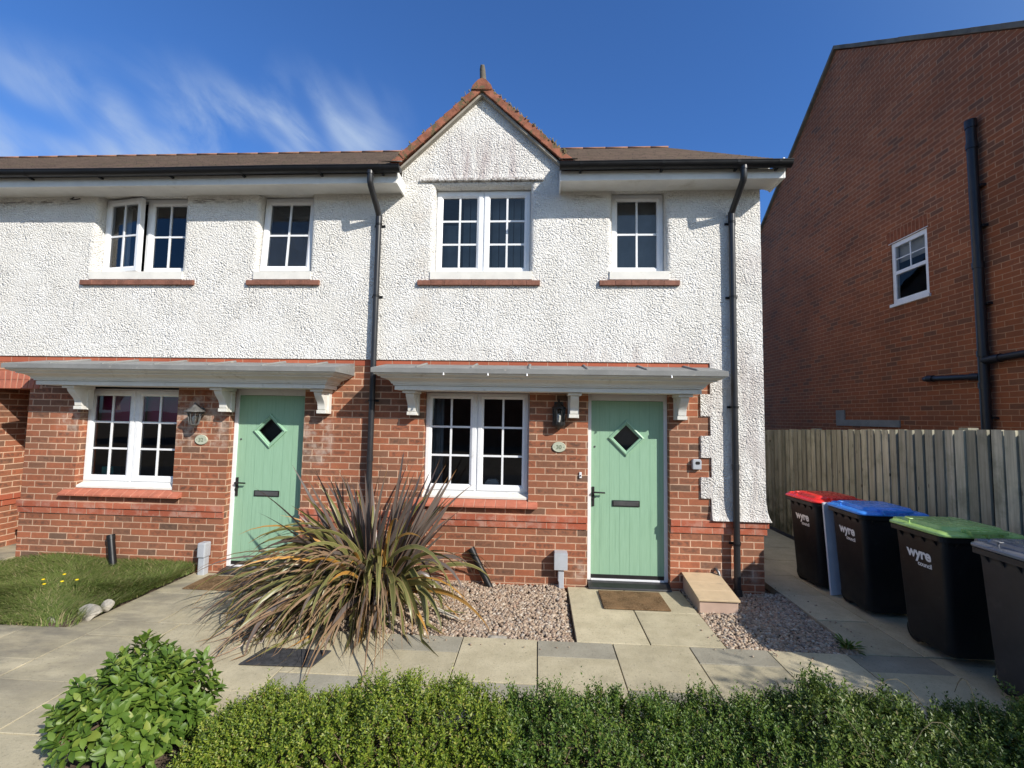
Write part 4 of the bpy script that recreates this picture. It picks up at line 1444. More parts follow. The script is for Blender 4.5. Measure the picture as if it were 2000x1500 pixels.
lt.build('soldier_lintel', [M['soldier'], M['soldier_joint']], H3)
vg = MB()
for s, ye in ((-1, yF - 0.25), (1, yB + 0.25)):
    n = 12
    for k in range(n):
        a0, a1 = k / n, (k + 1) / n
        ya, yb = RY + (ye - RY) * a0, RY + (ye - RY) * a1 + s * 0.012
        za, zb = RZ - SL * abs(ya - RY), RZ - SL * abs(yb - RY)
        dz = RNG.uniform(0, 0.008)
        vg.prism([(ya, za + 0.005 + dz), (yb, zb + 0.005 + dz), (yb, zb + 0.085 + dz), (ya, za + 0.085 + dz)], GX - 0.055, GX + 0.06, 'x')
vg.build('verge', M['concrete_tile'], H3, bevel=0.004)
rf = MB()
for ye in (yF - 0.3, yB + 0.3):
    ze = RZ - SL * abs(ye - RY)
    rf.face([(GX - 0.02, RY, RZ + 0.06), (15, RY, RZ + 0.06), (15, ye, ze + 0.06), (GX - 0.02, ye, ze + 0.06)])
rf.build('roof', M['roof'], H3)
wn = MB()
fx = GX + 0.018
for (a, c, d, e) in ((2.035, 2.105, 3.80, 4.83), (2.695, 2.765, 3.80, 4.83), (2.105, 2.695, 3.80, 3.875), (2.105, 2.695, 4.755, 4.83), (2.105, 2.695, 4.285, 4.345)):
    wn.box(fx, fx + 0.06, a, c, d, e)
wn.box(fx + 0.012, fx + 0.032, 2.392, 2.410, 4.345, 4.755)
wn.box(fx + 0.014, fx + 0.030, 2.105, 2.695, 4.541, 4.559)
wn.box(GX - 0.035, fx, 2.01, 2.79, 3.752, 3.80)
wn.box(GX - 0.012, fx, 2.01, 2.80, 4.8302, 4.842)
w3 = wn.build('window', M['upvc'], H3, bevel=0.004)
pn = MB()
pn.face([(fx + 0.022, 2.105, 4.285), (fx + 0.022, 2.695, 4.285), (fx + 0.022, 2.695, 3.875), (fx + 0.022, 2.105, 3.875)])
pn.build('pane', M['glass_dull'], w3, recalc=False)
pn = MB()
pn.face([(fx + 0.022, 2.105, 4.755), (fx + 0.022, 2.695, 4.755), (fx + 0.022, 2.695, 4.345), (fx + 0.022, 2.105, 4.345)])
pn.build('pane', M['glass_dull'], w3, recalc=False)
rm = MB()
for q in ([(7.2, 1.7, 3.5), (7.2, 3.1, 3.5), (7.2, 3.1, 5.1), (7.2, 1.7, 5.1)], [(fx + .061, 1.7, 3.5), (7.2, 1.7, 3.5), (7.2, 1.7, 5.1), (fx + .061, 1.7, 5.1)], [(fx + .061, 3.1, 3.5), (7.2, 3.1, 3.5), (7.2, 3.1, 5.1), (fx + .061, 3.1, 5.1)], [(fx + .061, 1.7, 3.5), (7.2, 1.7, 3.5), (7.2, 3.1, 3.5), (fx + .061, 3.1, 3.5)], [(fx + .061, 1.7, 5.1), (7.2, 1.7, 5.1), (7.2, 3.1, 5.1), (fx + .061, 3.1, 5.1)]):
    rm.face(q)
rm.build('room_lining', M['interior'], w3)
bl = MB()
bl.box(fx + 0.09, fx + 0.10, 2.07, 2.73, 4.50, 4.80)
bl.build('blind', M['blind_white'], w3)
sp = MB()
px_ = GX - 0.085
sp.tube([(px_, 1.16, 0.0), (px_, 1.16, 5.93)], 0.056, 16)
sp.tube([(px_, 1.16, 5.84), (px_, 1.16, 5.95)], 0.066, 16)
for z in (5.55, 3.9, 2.72, 2.30, 1.4):
    sp.tube([(px_, 1.16, z), (px_, 1.16, z + 0.075)], 0.066, 16)
for z in (5.0, 4.45, 3.4, 1.9):
    sp.box(px_ + 0.02, GX, 1.08, 1.24, z, z + 0.03)
so_ = sp.build('soil_pipe', M['pipe_right'], H3)
wp = MB()
wp.tube([(GX + 0.02, 2.10, 2.50), (px_ + 0.01, 2.095, 2.50), (px_, 2.03, 2.498), (px_, 1.16, 2.455)], 0.040, 12)
wp.tube([(px_, 2.03, 2.498), (px_, 1.93, 2.494)], 0.050, 12)
wp.tube([(px_, 1.34, 2.464), (px_, 1.20, 2.457)], 0.052, 12)
wp.build('waste_pipe', M['pipe_right'], so_)
wp = MB()
wp.tube([(px_, 1.16, 2.66), (px_, 0.98, 2.672), (px_, -0.4, 2.74)], 0.046, 12)
wp.tube([(px_, 1.16, 2.66), (px_, 0.93, 2.675)], 0.056, 12)
wp.build('waste_pipe', M['pipe_right'], so_)
lf = MB()
lf.box(GX - 0.02, GX, 2.70, 4.30, 1.76, 1.875)
lf.box(GX - 0.022, GX, 4.05, 4.30, 1.8755, 2.06)
lf.build('lead_flashing', M['canopy_top'], H3)

# ================================================================ timber fence
FX = 4.055


def ftop(y):
    return 1.745 - 0.0275 * (y - 0.6)


FN = thing('timber_fence', (FX, 0.0, 0.0), 'weathered close boarded timber fence running back behind the row of wheelie bins', 'fence')
fb = MB()
y = -3.05
while y < 4.6:
    wdt = 0.125
    t0 = ftop(y) + RNG.uniform(-0.006, 0.004)
    x = FX + RNG.uniform(-0.003, 0.003)
    tilt = RNG.uniform(-0.006, 0.006)
    fb.prism([(x - 0.022, y + 0.004), (x - 0.012, y + wdt - 0.016), (x + 0.002, y + wdt - 0.016), (x + 0.004, y + 0.004)], 0.0, 1.0, 'z')
    # give the board its top and lean
    n0 = len(fb.v) - 8
    for k in range(8):
        vx, vy, vz = fb.v[n0 + k]
        zz = 0.02 if k < 4 else t0
        fb.v[n0 + k] = (vx + tilt * zz * 0.3, vy + tilt * zz, zz)
    # added board behind stops sun leaks; its dark colour stands for gap shade
    fb.prism([(FX + 0.010, y + wdt - 0.050), (FX + 0.010, y + wdt + 0.030), (FX + 0.0165, y + wdt + 0.030), (FX + 0.0165, y + wdt - 0.050)], 0.02, t0 - 0.035, 'z', 1)
    y += 0.119 + RNG.uniform(-0.006, 0.006)
fb.build('board_panel', [M['fence'], M['fence_gap_shade']], FN)
for z in (0.35, 0.95, 1.50):
    rl = MB()
    rl.box(FX + 0.018, FX + 0.065, -3.05, 4.6, z, z + 0.075)
    rl.build('rail', M['fence'], FN)
for k in range(4):
    ps = MB()
    yy = -2.95 + 2.45 * k
    ps.box(FX + 0.066, FX + 0.16, yy, yy + 0.1, 0, ftop(yy) + 0.02)
    ps.build('post', M['fence'], FN)

# ================================================================ text helper
def text_mesh(body, size, bold=0.0, spacing=1.0):
    cu = bpy.data.curves.new('lettering', 'FONT')
    cu.body = body
    cu.size = size
    cu.offset = bold
    cu.space_character = spacing
    cu.resolution_u = 4
    to = bpy.data.objects.new('lettering', cu)
    COL.objects.link(to)
    bpy.context.view_layer.update()
    dg = bpy.context.evaluated_depsgraph_get()
    me = bpy.data.meshes.new_from_object(to.evaluated_get(dg))
    bpy.data.objects.remove(to)
    xs = [v.co.x for v in me.vertices]
    ys = [v.co.y for v in me.vertices]
    return me, min(xs), max(xs), min(ys), max(ys)


# ================================================================ wheelie bins
def rrect(x0, x1, y0, y1, r, z, n=4):
    pts = []
    for (cx, cy, a0) in ((x1 - r, y1 - r, 0), (x0 + r, y1 - r, 90), (x0 + r, y0 + r, 180), (x1 - r, y0 + r, 270)):
        for k in range(n + 1):
            a = math.radians(a0 + 90 * k / n)
            pts.append((cx + r * math.cos(a), cy + r * math.sin(a), z))
    return pts


def make_bin():
    """-X side carries the council lettering, the lid opens on the -Y side"""
    o = thing('wheelie_bin', (0, 0, 0), 'x', 'wheelie bin', 'wheelie bins lined up by the fence')
    b = MB()
    # x 0..0.5, y -0.27..0.27
    rings = []
    for z, g in ((0.035, 0.088), (0.055, 0.074), (0.10, 0.066), (0.50, 0.047), (0.86, 0.032), (0.905, 0.028)):
        rings.append(rrect(0.0 + g, 0.50 - g, -0.27 + g * 1.0, 0.27 - g * 0.7, 0.045, z))
    b.grid(rings, 0, True, True)
    b.face(list(reversed(rings[0])))
    # rim
    rim = [rrect(0.024, 0.476, -0.246, 0.250, 0.045, 0.905), rrect(0.000, 0.500, -0.270, 0.270, 0.05, 0.909), rrect(0.000, 0.500, -0.270, 0.270, 0.05, 0.946), rrect(0.008, 0.492, -0.262, 0.262, 0.05, 0.952), rrect(0.03, 0.47, -0.24, 0.24, 0.04, 0.952), rrect(0.03, 0.47, -0.24, 0.24, 0.04, 0.86)]
    b.grid(rim, 0, False, True)
    # gussets below the rim
    for yy in (-0.17, -0.06, 0.05, 0.16):
        b.prism([(0.004, 0.909), (0.034, 0.909), (0.036, 0.850)], yy - 0.006, yy + 0.006, 'y')
    for xx in (0.10, 0.40):
        b.prism([(-0.266, 0.909), (-0.236, 0.909), (-0.232, 0.850)], xx - 0.006, xx + 0.006, 'x')
    b.tube([(0.08, 0.30, 0.965), (0.42, 0.30, 0.965)], 0.016, 10)
    for xx in (0.09, 0.25, 0.41):
        b.box(xx - 0.012, xx + 0.012, 0.262, 0.30, 0.93, 0.972)
    b.tube([(0.10, 0.165, 0.085), (0.40, 0.165, 0.085)], 0.012, 8)
    b.build('body', M['bin'], o)
    ld = MB()
    rg = [rrect(-0.006, 0.506, -0.292, 0.268, 0.055, 0.953), rrect(-0.012, 0.512, -0.300, 0.272, 0.06, 0.957), rrect(-0.010, 0.510, -0.298, 0.272, 0.06, 0.972), rrect(0.012, 0.488, -0.276, 0.262, 0.055, 0.984), rrect(0.055, 0.445, -0.205, 0.235, 0.05, 0.987), rrect(0.068, 0.432, -0.192, 0.222, 0.045, 1.012), rrect(0.10, 0.40, -0.16, 0.19, 0.04, 1.016), rrect(0.20, 0.30, -0.06, 0.08, 0.03, 1.018)]
    ld.grid(rg, 0, True, True)
    ld.face(rg[-1])
    ld.face(list(reversed(rg[0])))
    # lifting handle: a hollow grip on the opening edge
    ld.box(0.14, 0.36, -0.318, -0.292, 0.990, 1.012)
    for xx in (0.155, 0.245, 0.335):
        ld.box(xx - 0.007, xx + 0.007, -0.316, -0.235, 0.968, 1.006)
    ld.box(0.14, 0.36, -0.258, -0.232, 0.990, 1.012)
    # small catch and hinge lugs
    ld.box(0.020, 0.030, 0.070, 0.082, 0.975, 1.018)
    ld.box(0.012, 0.038, 0.050, 0.102, 1.018, 1.025)
    for xx in (0.09, 0.41):
        ld.tube([(xx - 0.03, 0.285, 0.972), (xx + 0.03, 0.285, 0.972)], 0.020, 10)
    ld.build('lid', M['lid_green'], o, bevel=0.003)
    for xx in (0.115, 0.385):
        wh = MB()
        wh.tube([(xx - 0.022, 0.165, 0.085), (xx + 0.022, 0.165, 0.085)], 0.085, 20)
        wh.tube([(xx - 0.026, 0.165, 0.085), (xx + 0.026, 0.165, 0.085)], 0.04, 14)
        wh.build('wheel', M['rubber'], o)
    # lettering on the -X side
    zc = 0.79
    for body, size, bold, zt, ra in (('wyre', 0.118, 0.0042, 0.720, -0.110), ('council', 0.050, 0.0012, 0.664, -0.110)):
        me, x0, x1, y0, y1 = text_mesh(body, size, bold, 0.94)
        vs = []
        for v in me.vertices:
            s = v.co.x - x1           # right end at y = ra (towards the camera)
            z = zt + v.co.y
            g = np.interp(z, [0.10, 0.50, 0.86], [0.066, 0.047, 0.032])
            vs.append((g - 0.0025, ra - s, z))
        for v, q in zip(me.vertices, vs):
            v.co = q
        link_mesh('lettering', me, [M['white_print']], o)
    for ch in o.children:               # 0.6 m deep
        for v in ch.data.vertices:
            v.co.x *= 1.22
    return o


B0 = make_bin()
BINS = [B0] + [copy_tree(B0) for _ in range(3)]
cfg = [((2.985, 0.345, -0.005), 3.5, 'lid_red', 'bin', 'black wheelie bin with a red lid, farthest back in the row'),
       ((3.048, -0.318, 0.005), -1.0, 'lid_blue', 'bin', 'black wheelie bin with a bright blue lid beside the white board'),
       ((3.048, -1.190, 0.025), 0.5, 'lid_green', 'bin', 'black wheelie bin with a light green lid'),
       ((3.040, -1.940, 0.030), -1.5, 'lid_grey', 'bin_grey', 'dark grey wheelie bin with a grey lid, cut by the right edge of the photo')]
for o, (loc, rz, lid, body, lab) in zip(BINS, cfg):
    o.location = loc
    o.rotation_euler = (0, 0, math.radians(rz))
    o['label'] = lab
    for ch in list(o.children):
        nm = ch.name.split('.')[0]
        if nm in ('lid', 'body'):
            ch.material_slots[0].link = 'OBJECT'
            ch.material_slots[0].material = M[lid] if nm == 'lid' else M[body]
            if nm == 'lid':
                ch['label'] = {'lid_red': 'red lid', 'lid_blue': 'blue lid', 'lid_green': 'green lid', 'lid_grey': 'grey lid'}[lid]
        if nm == 'lettering' and lid == 'lid_grey':
            bpy.data.objects.remove(ch)

# white board standing between the bins
wb = MB()
wb.box(0.0, 0.36, 0.0, 0.022, 0.0, 0.968)
wbo = wb.build('board', M['board'], None, bevel=0.002, loc=(0, 0, 0))
wbo.location = (3.118, 0.012, 0.0)
wbo.rotation_euler = (math.radians(0.5), math.radians(-4.0), math.radians(7))
tag(wbo, 'tall pale blue white board standing on end between the red and blue lidded bins', 'board')

# ================================================================ small fittings
def plaque(xc, zc, txt, label):
    o = thing('house_number_plaque', (xc, 0.0, zc), label, 'number plaque', 'oval house number plaques')
    mb = MB()
    n = 32
    rows = []
    for (k, y) in ((1.0, -0.0005), (1.0, -0.012), (0.93, -0.017), (0.86, -0.015), (0.84, -0.0145)):
        rows.append([(xc + 0.076 * k * math.cos(2 * math.pi * a / n), y, zc + 0.057 * (k if k > .95 else k - .02) * math.sin(2 * math.pi * a / n)) for a in range(n)])
    mb.grid(rows, 0, True, True)
    mb.face(rows[-1])
    mb.build('plate', M['plaque'], o)
    me, x0, x1, y0, y1 = text_mesh(txt, 0.062, 0.0015)
    for v in me.vertices:
        v.co = (v.co.x - (x0 + x1) / 2, -0.0165, v.co.y - (y0 + y1) / 2)
    link_mesh('numerals', me, [M['plaque_ink']], o)
    for s in (-1, 1):
        dt = MB()
        dt.tube([(xc + s * 0.053, -0.014, zc), (xc + s * 0.053, -0.0168, zc)], 0.0045, 8)
        dt.build('dot', M['plaque_ink'], o)
    return o


plaque(0.235, 1.498, '30', 'oval pale green house number plaque reading 30')
plaque(-3.903, 1.494, '32', 'oval pale green house number plaque reading 32')

# lantern by the left-hand door: flared pewter roof
L2 = thing('wall_lantern', (-3.922, 0.0, 1.75), 'weathered silver wall lantern with a flared roof beside the left window', 'wall lamp')
c = (-3.922, -0.115, 0.0)
mb = MB()
mb.lathe([(0.0, 1.925), (0.008, 1.922), (0.010, 1.905), (0.020, 1.895), (0.026, 1.885), (0.060, 1.855), (0.105, 1.826), (0.108, 1.818), (0.098, 1.816), (0.062, 1.822), (0.0, 1.822)], c, 8)
mb.build('lantern_roof', M['lantern_silver'], L2)
mb = MB()
for k in range(8):
    a = 2 * math.pi * k / 8
    mb.tube([(c[0] + 0.070 * math.cos(a), c[1] + 0.070 * math.sin(a), 1.820), (c[0] + 0.046 * math.cos(a), c[1] + 0.046 * math.sin(a), 1.680)], 0.005, 6)
mb.lathe([(0.050, 1.682), (0.050, 1.672), (0.034, 1.660), (0.012, 1.650), (0.010, 1.640), (0.0, 1.636)], c, 8)
mb.lathe([(0.074, 1.822), (0.074, 1.812), (0.066, 1.812)], c, 8)
mb.build('cage', M['lantern_silver'], L2)
mb = MB()
mb.lathe([(0.067, 1.815), (0.044, 1.684)], c, 8)
mb.build('lamp_glass', M['lamp_glass'], L2)
mb = MB()
mb.lathe([(0.0, 1.775), (0.018, 1.770), (0.026, 1.750), (0.022, 1.72), (0.012, 1.69), (0.010, 1.672)], c, 12)
mb.build('bulb', M['bulb'], L2)
mb = MB()
mb.tube([(c[0], -0.001, 1.83), (c[0], -0.016, 1.83)], 0.042, 16)
mb.tube([(c[0], -0.012, 1.83), (c[0], -0.05, 1.80), (c[0], -0.062, 1.82)], 0.010, 8)
mb.tube([(c[0], -0.012, 1.83), (c[0], -0.045, 1.88), (c[0], -0.115, 1.91)], 0.008, 8)
mb.build('wall_bracket', M['lantern_silver'], L2)

# half lantern by the right-hand door: black, flush to the wall
L1 = thing('wall_lantern', (0.228, 0.0, 1.83), 'black half round wall lantern above the number 30 plaque', 'wall lamp')
c = (0.228, -0.055, 0.0)
mb = MB()
mb.lathe([(0.0, 2.030), (0.006, 2.026), (0.010, 2.005), (0.024, 1.985), (0.066, 1.945), (0.082, 1.930), (0.082, 1.922), (0.0, 1.920)], c, 8)
mb.build('lantern_roof', M['dark'], L1)
mb = MB()
for k in range(8):
    a = 2 * math.pi * (k + 0.5) / 8
    mb.tube([(c[0] + 0.070 * math.cos(a), c[1] + 0.070 * math.sin(a), 1.925), (c[0] + 0.064 * math.cos(a), c[1] + 0.064 * math.sin(a), 1.742)], 0.0075, 6)
mb.lathe([(0.074, 1.775), (0.074, 1.738), (0.055, 1.722), (0.030, 1.708), (0.010, 1.690), (0.0, 1.686)], c, 8)
mb.box(c[0] - 0.05, c[0] + 0.05, -0.010, -0.0005, 1.72, 2.0)
mb.build('cage', M['dark'], L1)
mb = MB()
mb.lathe([(0.066, 1.922), (0.061, 1.745)], c, 8)
mb.build('lamp_glass', M['lamp_glass'], L1)
mb = MB()
mb.lathe([(0.0, 1.870), (0.020, 1.862), (0.028, 1.840), (0.022, 1.800), (0.014, 1.78), (0.014, 1.75)], c, 12)
mb.build('bulb', M['bulb'], L1)

# key safe, bell push
K = thing('key_safe', (1.722, 0.0, 1.345), 'small pale grey key safe on the brickwork by the white corner', 'key safe')
mb = MB()
mb.prism([(1.676, 1.290), (1.770, 1.290), (1.772, 1.380), (1.762, 1.400), (1.684, 1.400), (1.674, 1.380)], -0.048, -0.0005, 'y')
mb.build('case', M['box_grey'], K, bevel=0.008)
mb = MB()
mb.prism([(1.706 + 0.0, 1.352), (1.714, 1.344), (1.744, 1.344), (1.752, 1.352), (1.752, 1.368), (1.744, 1.376), (1.714, 1.376), (1.706, 1.368)], -0.0505, -0.0482, 'y')
mb.build('dial_window', M['dark'], K)
D = thing('doorbell', (0.474, 0.0, 1.195), 'little white bell push on the bricks left of the number 30 door', 'doorbell')
mb = MB()
mb.box(0.461, 0.487, -0.018, -0.0005, 1.163, 1.228)
mb.build('bell_case', M['upvc'], D, bevel=0.004)
mb = MB()
mb.tube([(0.474, -0.018, 1.190), (0.474, -0.022, 1.190)], 0.008, 10)
mb.build('push_button', M['dark'], D)

# cable entry post by the right-hand door
U1 = thing('cable_entry_post', (0.27, -0.06, -0.03), 'grey cable entry box on a short post left of the right door', 'cable box')
mb = MB()
mb.box(0.193, 0.335, -0.120, -0.0005, 0.200, 0.372)
mb.box(0.197, 0.331, -0.110, -0.004, 0.3722, 0.378)
mb.build('box', M['box_grey'], U1, bevel=0.006)
mb = MB()
mb.prism([(0.236, 0.1998), (0.298, 0.1998), (0.298, -0.06), (0.243, -0.06), (0.243, 0.06), (0.234, 0.085)], -0.095, -0.030, 'y')
mb.build('duct', M['box_grey'], U1, bevel=0.008)
U2 = thing('cable_entry_post', (-3.73, -0.06, -0.03), 'chipped pale cable duct standing at the grass edge left of the left door', 'cable box')
mb = MB()
mb.box(-3.785, -3.695, -0.125, -0.020, 0.190, 0.352)
mb.build('box', M['box_grey'], U2, bevel=0.012)
mb = MB()
mb.box(-3.778, -3.702, -0.110, -0.030, -0.06, 0.1898)
mb.build('duct', M['box_grey'], U2, bevel=0.010)

# leaning black pipe stubs
def stub(p0, p1, label):
    o = thing('pipe_stub', p0, label, 'pipe')
    mb = MB()
    a, b_ = Vector(p0), Vector(p1)
    d = (b_ - a).normalized()
    mb.tube([a - d * 0.12, b_], 0.036, 14, caps=False)
    mb.tube([b_ - d * 0.03, b_], 0.031, 14)
    mb.build('pipe', M['black_plastic'], o)
    mb = MB()
    mb.tube([b_ - d * 0.05, b_ + d * 0.004], 0.041, 14)
    mb.build('end_socket', M['black_plastic'], o)


stub((-0.495, -0.10, -0.01), (-0.715, -0.045, 0.375), 'black pipe stub leaning out of the gravel against the brick wall')
stub((-4.775, -0.10, 0.05), (-4.885, -0.045, 0.385), 'short black pipe stub leaning out of the grass below the left window')

# meter box on the ground
G = thing('meter_box', (1.72, -0.3, 0.0), 'buff ground level meter box with a sloping lid right of the door path', 'meter box')
mb = MB()
mb.prism([(-0.005, -0.05), (-0.005, 0.176), (-0.52, 0.098), (-0.52, -0.05)], 1.572, 1.938, 'x')
mb.build('housing', M['meter_side'], G, bevel=0.006)
mb = MB()
mb.prism([(-0.004, 0.1765), (-0.004, 0.194), (-0.200, 0.164), (-0.200, 0.1465)], 1.560, 1.950, 'x')
mb.prism([(-0.2015, 0.1465), (-0.2015, 0.164), (-0.365, 0.139), (-0.365, 0.1215)], 1.560, 1.950, 'x')
mb.prism([(-0.3665, 0.1215), (-0.3665, 0.139), (-0.540, 0.112), (-0.540, 0.094)], 1.560, 1.950, 'x')
mb.build('lid', M['meter'], G, bevel=0.003)
mb = MB()
mb.tube([(1.915, -0.001, 0.235), (1.915, -0.025, 0.245), (1.930, -0.045, 0.225), (1.963, -0.06, 0.11), (1.970, -0.065, -0.02)], 0.016, 8)
mb.build('gas_pipe', M['steel'], G)

# mats
mb = MB()
mb.box(0.655, 1.290, -0.578, -0.128, 0.001, 0.017)
tag(mb.build('doormat', M['coir'], None, bevel=0.006, loc=(0.97, -0.35, 0.0)), 'brown coir doormat on the slabs before the right door', 'doormat')
mb = MB()
mb.box(-3.62, -3.02, -0.52, -0.13, 0.001, 0.015)
tag(mb.build('doormat', M['coir'], None, bevel=0.006, loc=(-3.3, -0.33, 0.0)), 'faded brown doormat at the left door, half hidden by the flax', 'doormat')
mb = MB()
mb.prism([(-2.135, -1.835), (-1.600, -1.820), (-1.560, -1.590), (-2.085, -1.590)], 0.002, 0.014, 'z')
tag(mb.build('dark_mat', M['slate_mat'], None, bevel=0.004, loc=(-1.85, -1.64, 0.0)), 'flat charcoal mat on the paving below the drooping flax leaves', 'mat')


# rock at the lawn edge
def rock(name, c, s, seed, label):
    r = np.random.default_rng(seed)
    bm = bmesh.new()
    bmesh.ops.create_icosphere(bm, subdivisions=3, radius=1.0)
    dirs = r.normal(size=(7, 3))
    dirs /= np.linalg.norm(dirs, axis=1)[:, None]
    lim = r.uniform(0.38, 0.68, 7)
    for v in bm.verts:
        p = np.array(v.co[:])
        for d, l in zip(dirs, lim):
            k = p @ d
            if k > l:
                p = p - d * (k - l) * 1.0
        p += r.normal(0, 0.012, 3)
        v.co = (p[0] * s[0], p[1] * s[1], p[2] * s[2])
    me = bpy.data.meshes.new(name)
    bm.to_mesh(me)
    bm.free()
    o = link_mesh(name, me, [M['rock']])
    o.location = c
    return tag(o, label, 'rock')


rock('rock', (-3.93, -1.22, 0.03), (0.135, 0.085, 0.085), 5, 'large grey stone lying at the corner of the lawn')
rock('rock', (-4.13, -1.33, 0.02), (0.085, 0.06, 0.05), 8, 'smaller mossy stone left of the large one on the lawn edge')
rock('rock', (-3.86, -1.10, 0.06), (0.055, 0.05, 0.055), 9, 'small brown stone behind the large one on the lawn edge')
rock('rock', (1.80, -0.72, -0.01), (0.026, 0.022, 0.018), 12, 'single white pebble on the gravel before the meter box')
rock('rock', (-0.33, -1.21, -0.012), (0.10, 0.045, 0.022), 14, 'flat dark grey stone at the front edge of the gravel')

# window dressing
def hang(name, x0, x1, y, z0, z1, m, label, cat, folds=0, amp=0.02):
    mb = MB()
    if folds:
        n = folds * 8
        rows = [[(x0 + (x1 - x0) * k / n, y + amp * math.sin(2 * math.pi * k / 8), z) for k in range(n + 1)] for z in (z0, z1)]
        mb.grid(rows, 0, True, False)
    else:
        mb.box(x0, x1, y, y + 0.006, z0, z1)
    o = mb.build(name, m, None, loc=((x0 + x1) / 2, y, z0))
    return tag(o, label, cat)


hang('roller_blind', -5.37, -4.90, 0.215, 1.66, 2.04, M['blind_pink'], 'pink roller blind half lowered in the left pane of the left ground floor window', 'blind')
hang('roller_blind', -4.78, -4.28, 0.215, 1.66, 2.04, M['blind_pink'], 'pink roller blind half lowered in the right pane of the left ground floor window', 'blind')
hang('net_curtain', -1.22, -0.99, 0.30, 3.50, 4.16, M['curtain_grey'], 'grey curtain at the left of the window under the gablet', 'curtain', 2, 0.006)


def vblind(x0, x1, z0, z1, y, label, n):
    mb = MB()
    for k in range(n):
        xc = x0 + (x1 - x0) * (k + 0.5) / n
        w_ = (x1 - x0) / n * 0.46
        mb.face([(xc - w_, y + 0.02, z0), (xc + w_, y - 0.02, z0), (xc + w_, y - 0.02, z1), (xc - w_, y + 0.02, z1)])
    mb.box(x0, x1, y - 0.01, y + 0.01, z1, z1 + 0.03)
    o = mb.build('vertical_blind', M['curtain_grey'], None, loc=((x0 + x1) / 2, y, z0))
    return tag(o, label, 'blind')


vblind(-0.95, -0.15, 3.50, 4.46, 0.27, 'grey vertical blind behind the window under the gablet', 9)
vblind(0.84, 1.40, 3.50, 4.41, 0.27, 'grey vertical blind behind the small upper right window', 7)
hang('curtain', -5.33, -5.20, 0.25, 3.50, 4.38, M['blind_white'], 'pale curtain behind the upstairs casement that is swung open', 'curtain', 2)
hang('curtain', -4.45, -4.32, 0.25, 3.50, 4.38, M['curtain_grey'], 'grey curtain at the right of the upper left window', 'curtain', 2)
hang('curtain', -1.25, -1.12, 0.28, 0.99, 2.05, M['curtain_grey'], 'dark curtain at the left of the right ground floor window', 'curtain', 2)
mb = MB()
mb.prism([(-0.60, 1.0), (-0.44, 1.0), (-0.45, 1.07), (-0.48, 1.095), (-0.58, 1.09), (-0.61, 1.05)], 0.22, 0.30, 'y')
tag(mb.build('tissue_box', M['blind_white'], None, bevel=0.006, loc=(-0.52, 0.26, 1.0)), 'white box on the inner sill of the right ground floor window', 'box')
mb = MB()
mb.box(-5.30, -5.15, 0.20, 0.30, 0.99, 1.13)
tag(mb.build('small_box', simple('green_box', (0.05, 0.28, 0.22), 0.6), None, bevel=0.004, loc=(-5.22, 0.25, 0.99)), 'green and white box on the inner sill of the left ground floor window', 'box')

# ================================================================ planting
def unit(v):
    return v / np.maximum(np.linalg.norm(v, axis=-1, keepdims=True), 1e-9)


def leaves_small(P, D, N, L, W, fold=0.25):
    """diamond leaves folded on the midrib: 4 verts, 2 triangles each"""
    k = len(P)
    S = unit(np.cross(D, N))
    N = unit(np.cross(S, D))
    L = np.broadcast_to(np.asarray(L), (k,))[:, None]
    W = np.broadcast_to(np.asarray(W), (k,))[:, None]
    a = P
    t = P + D * L
    mid = P + D * L * 0.45 + N * W * fold
    l = mid + S * W * 0.5
    r = mid - S * W * 0.5
    V = np.stack([a, r, t, l], 1).reshape(-1, 3)
    i = (np.arange(k) * 4)[:, None]
    F = np.concatenate([i + np.array([[0, 1, 2]]), i + np.array([[0, 2, 3]])], 1).reshape(-1, 3)
    return V, F


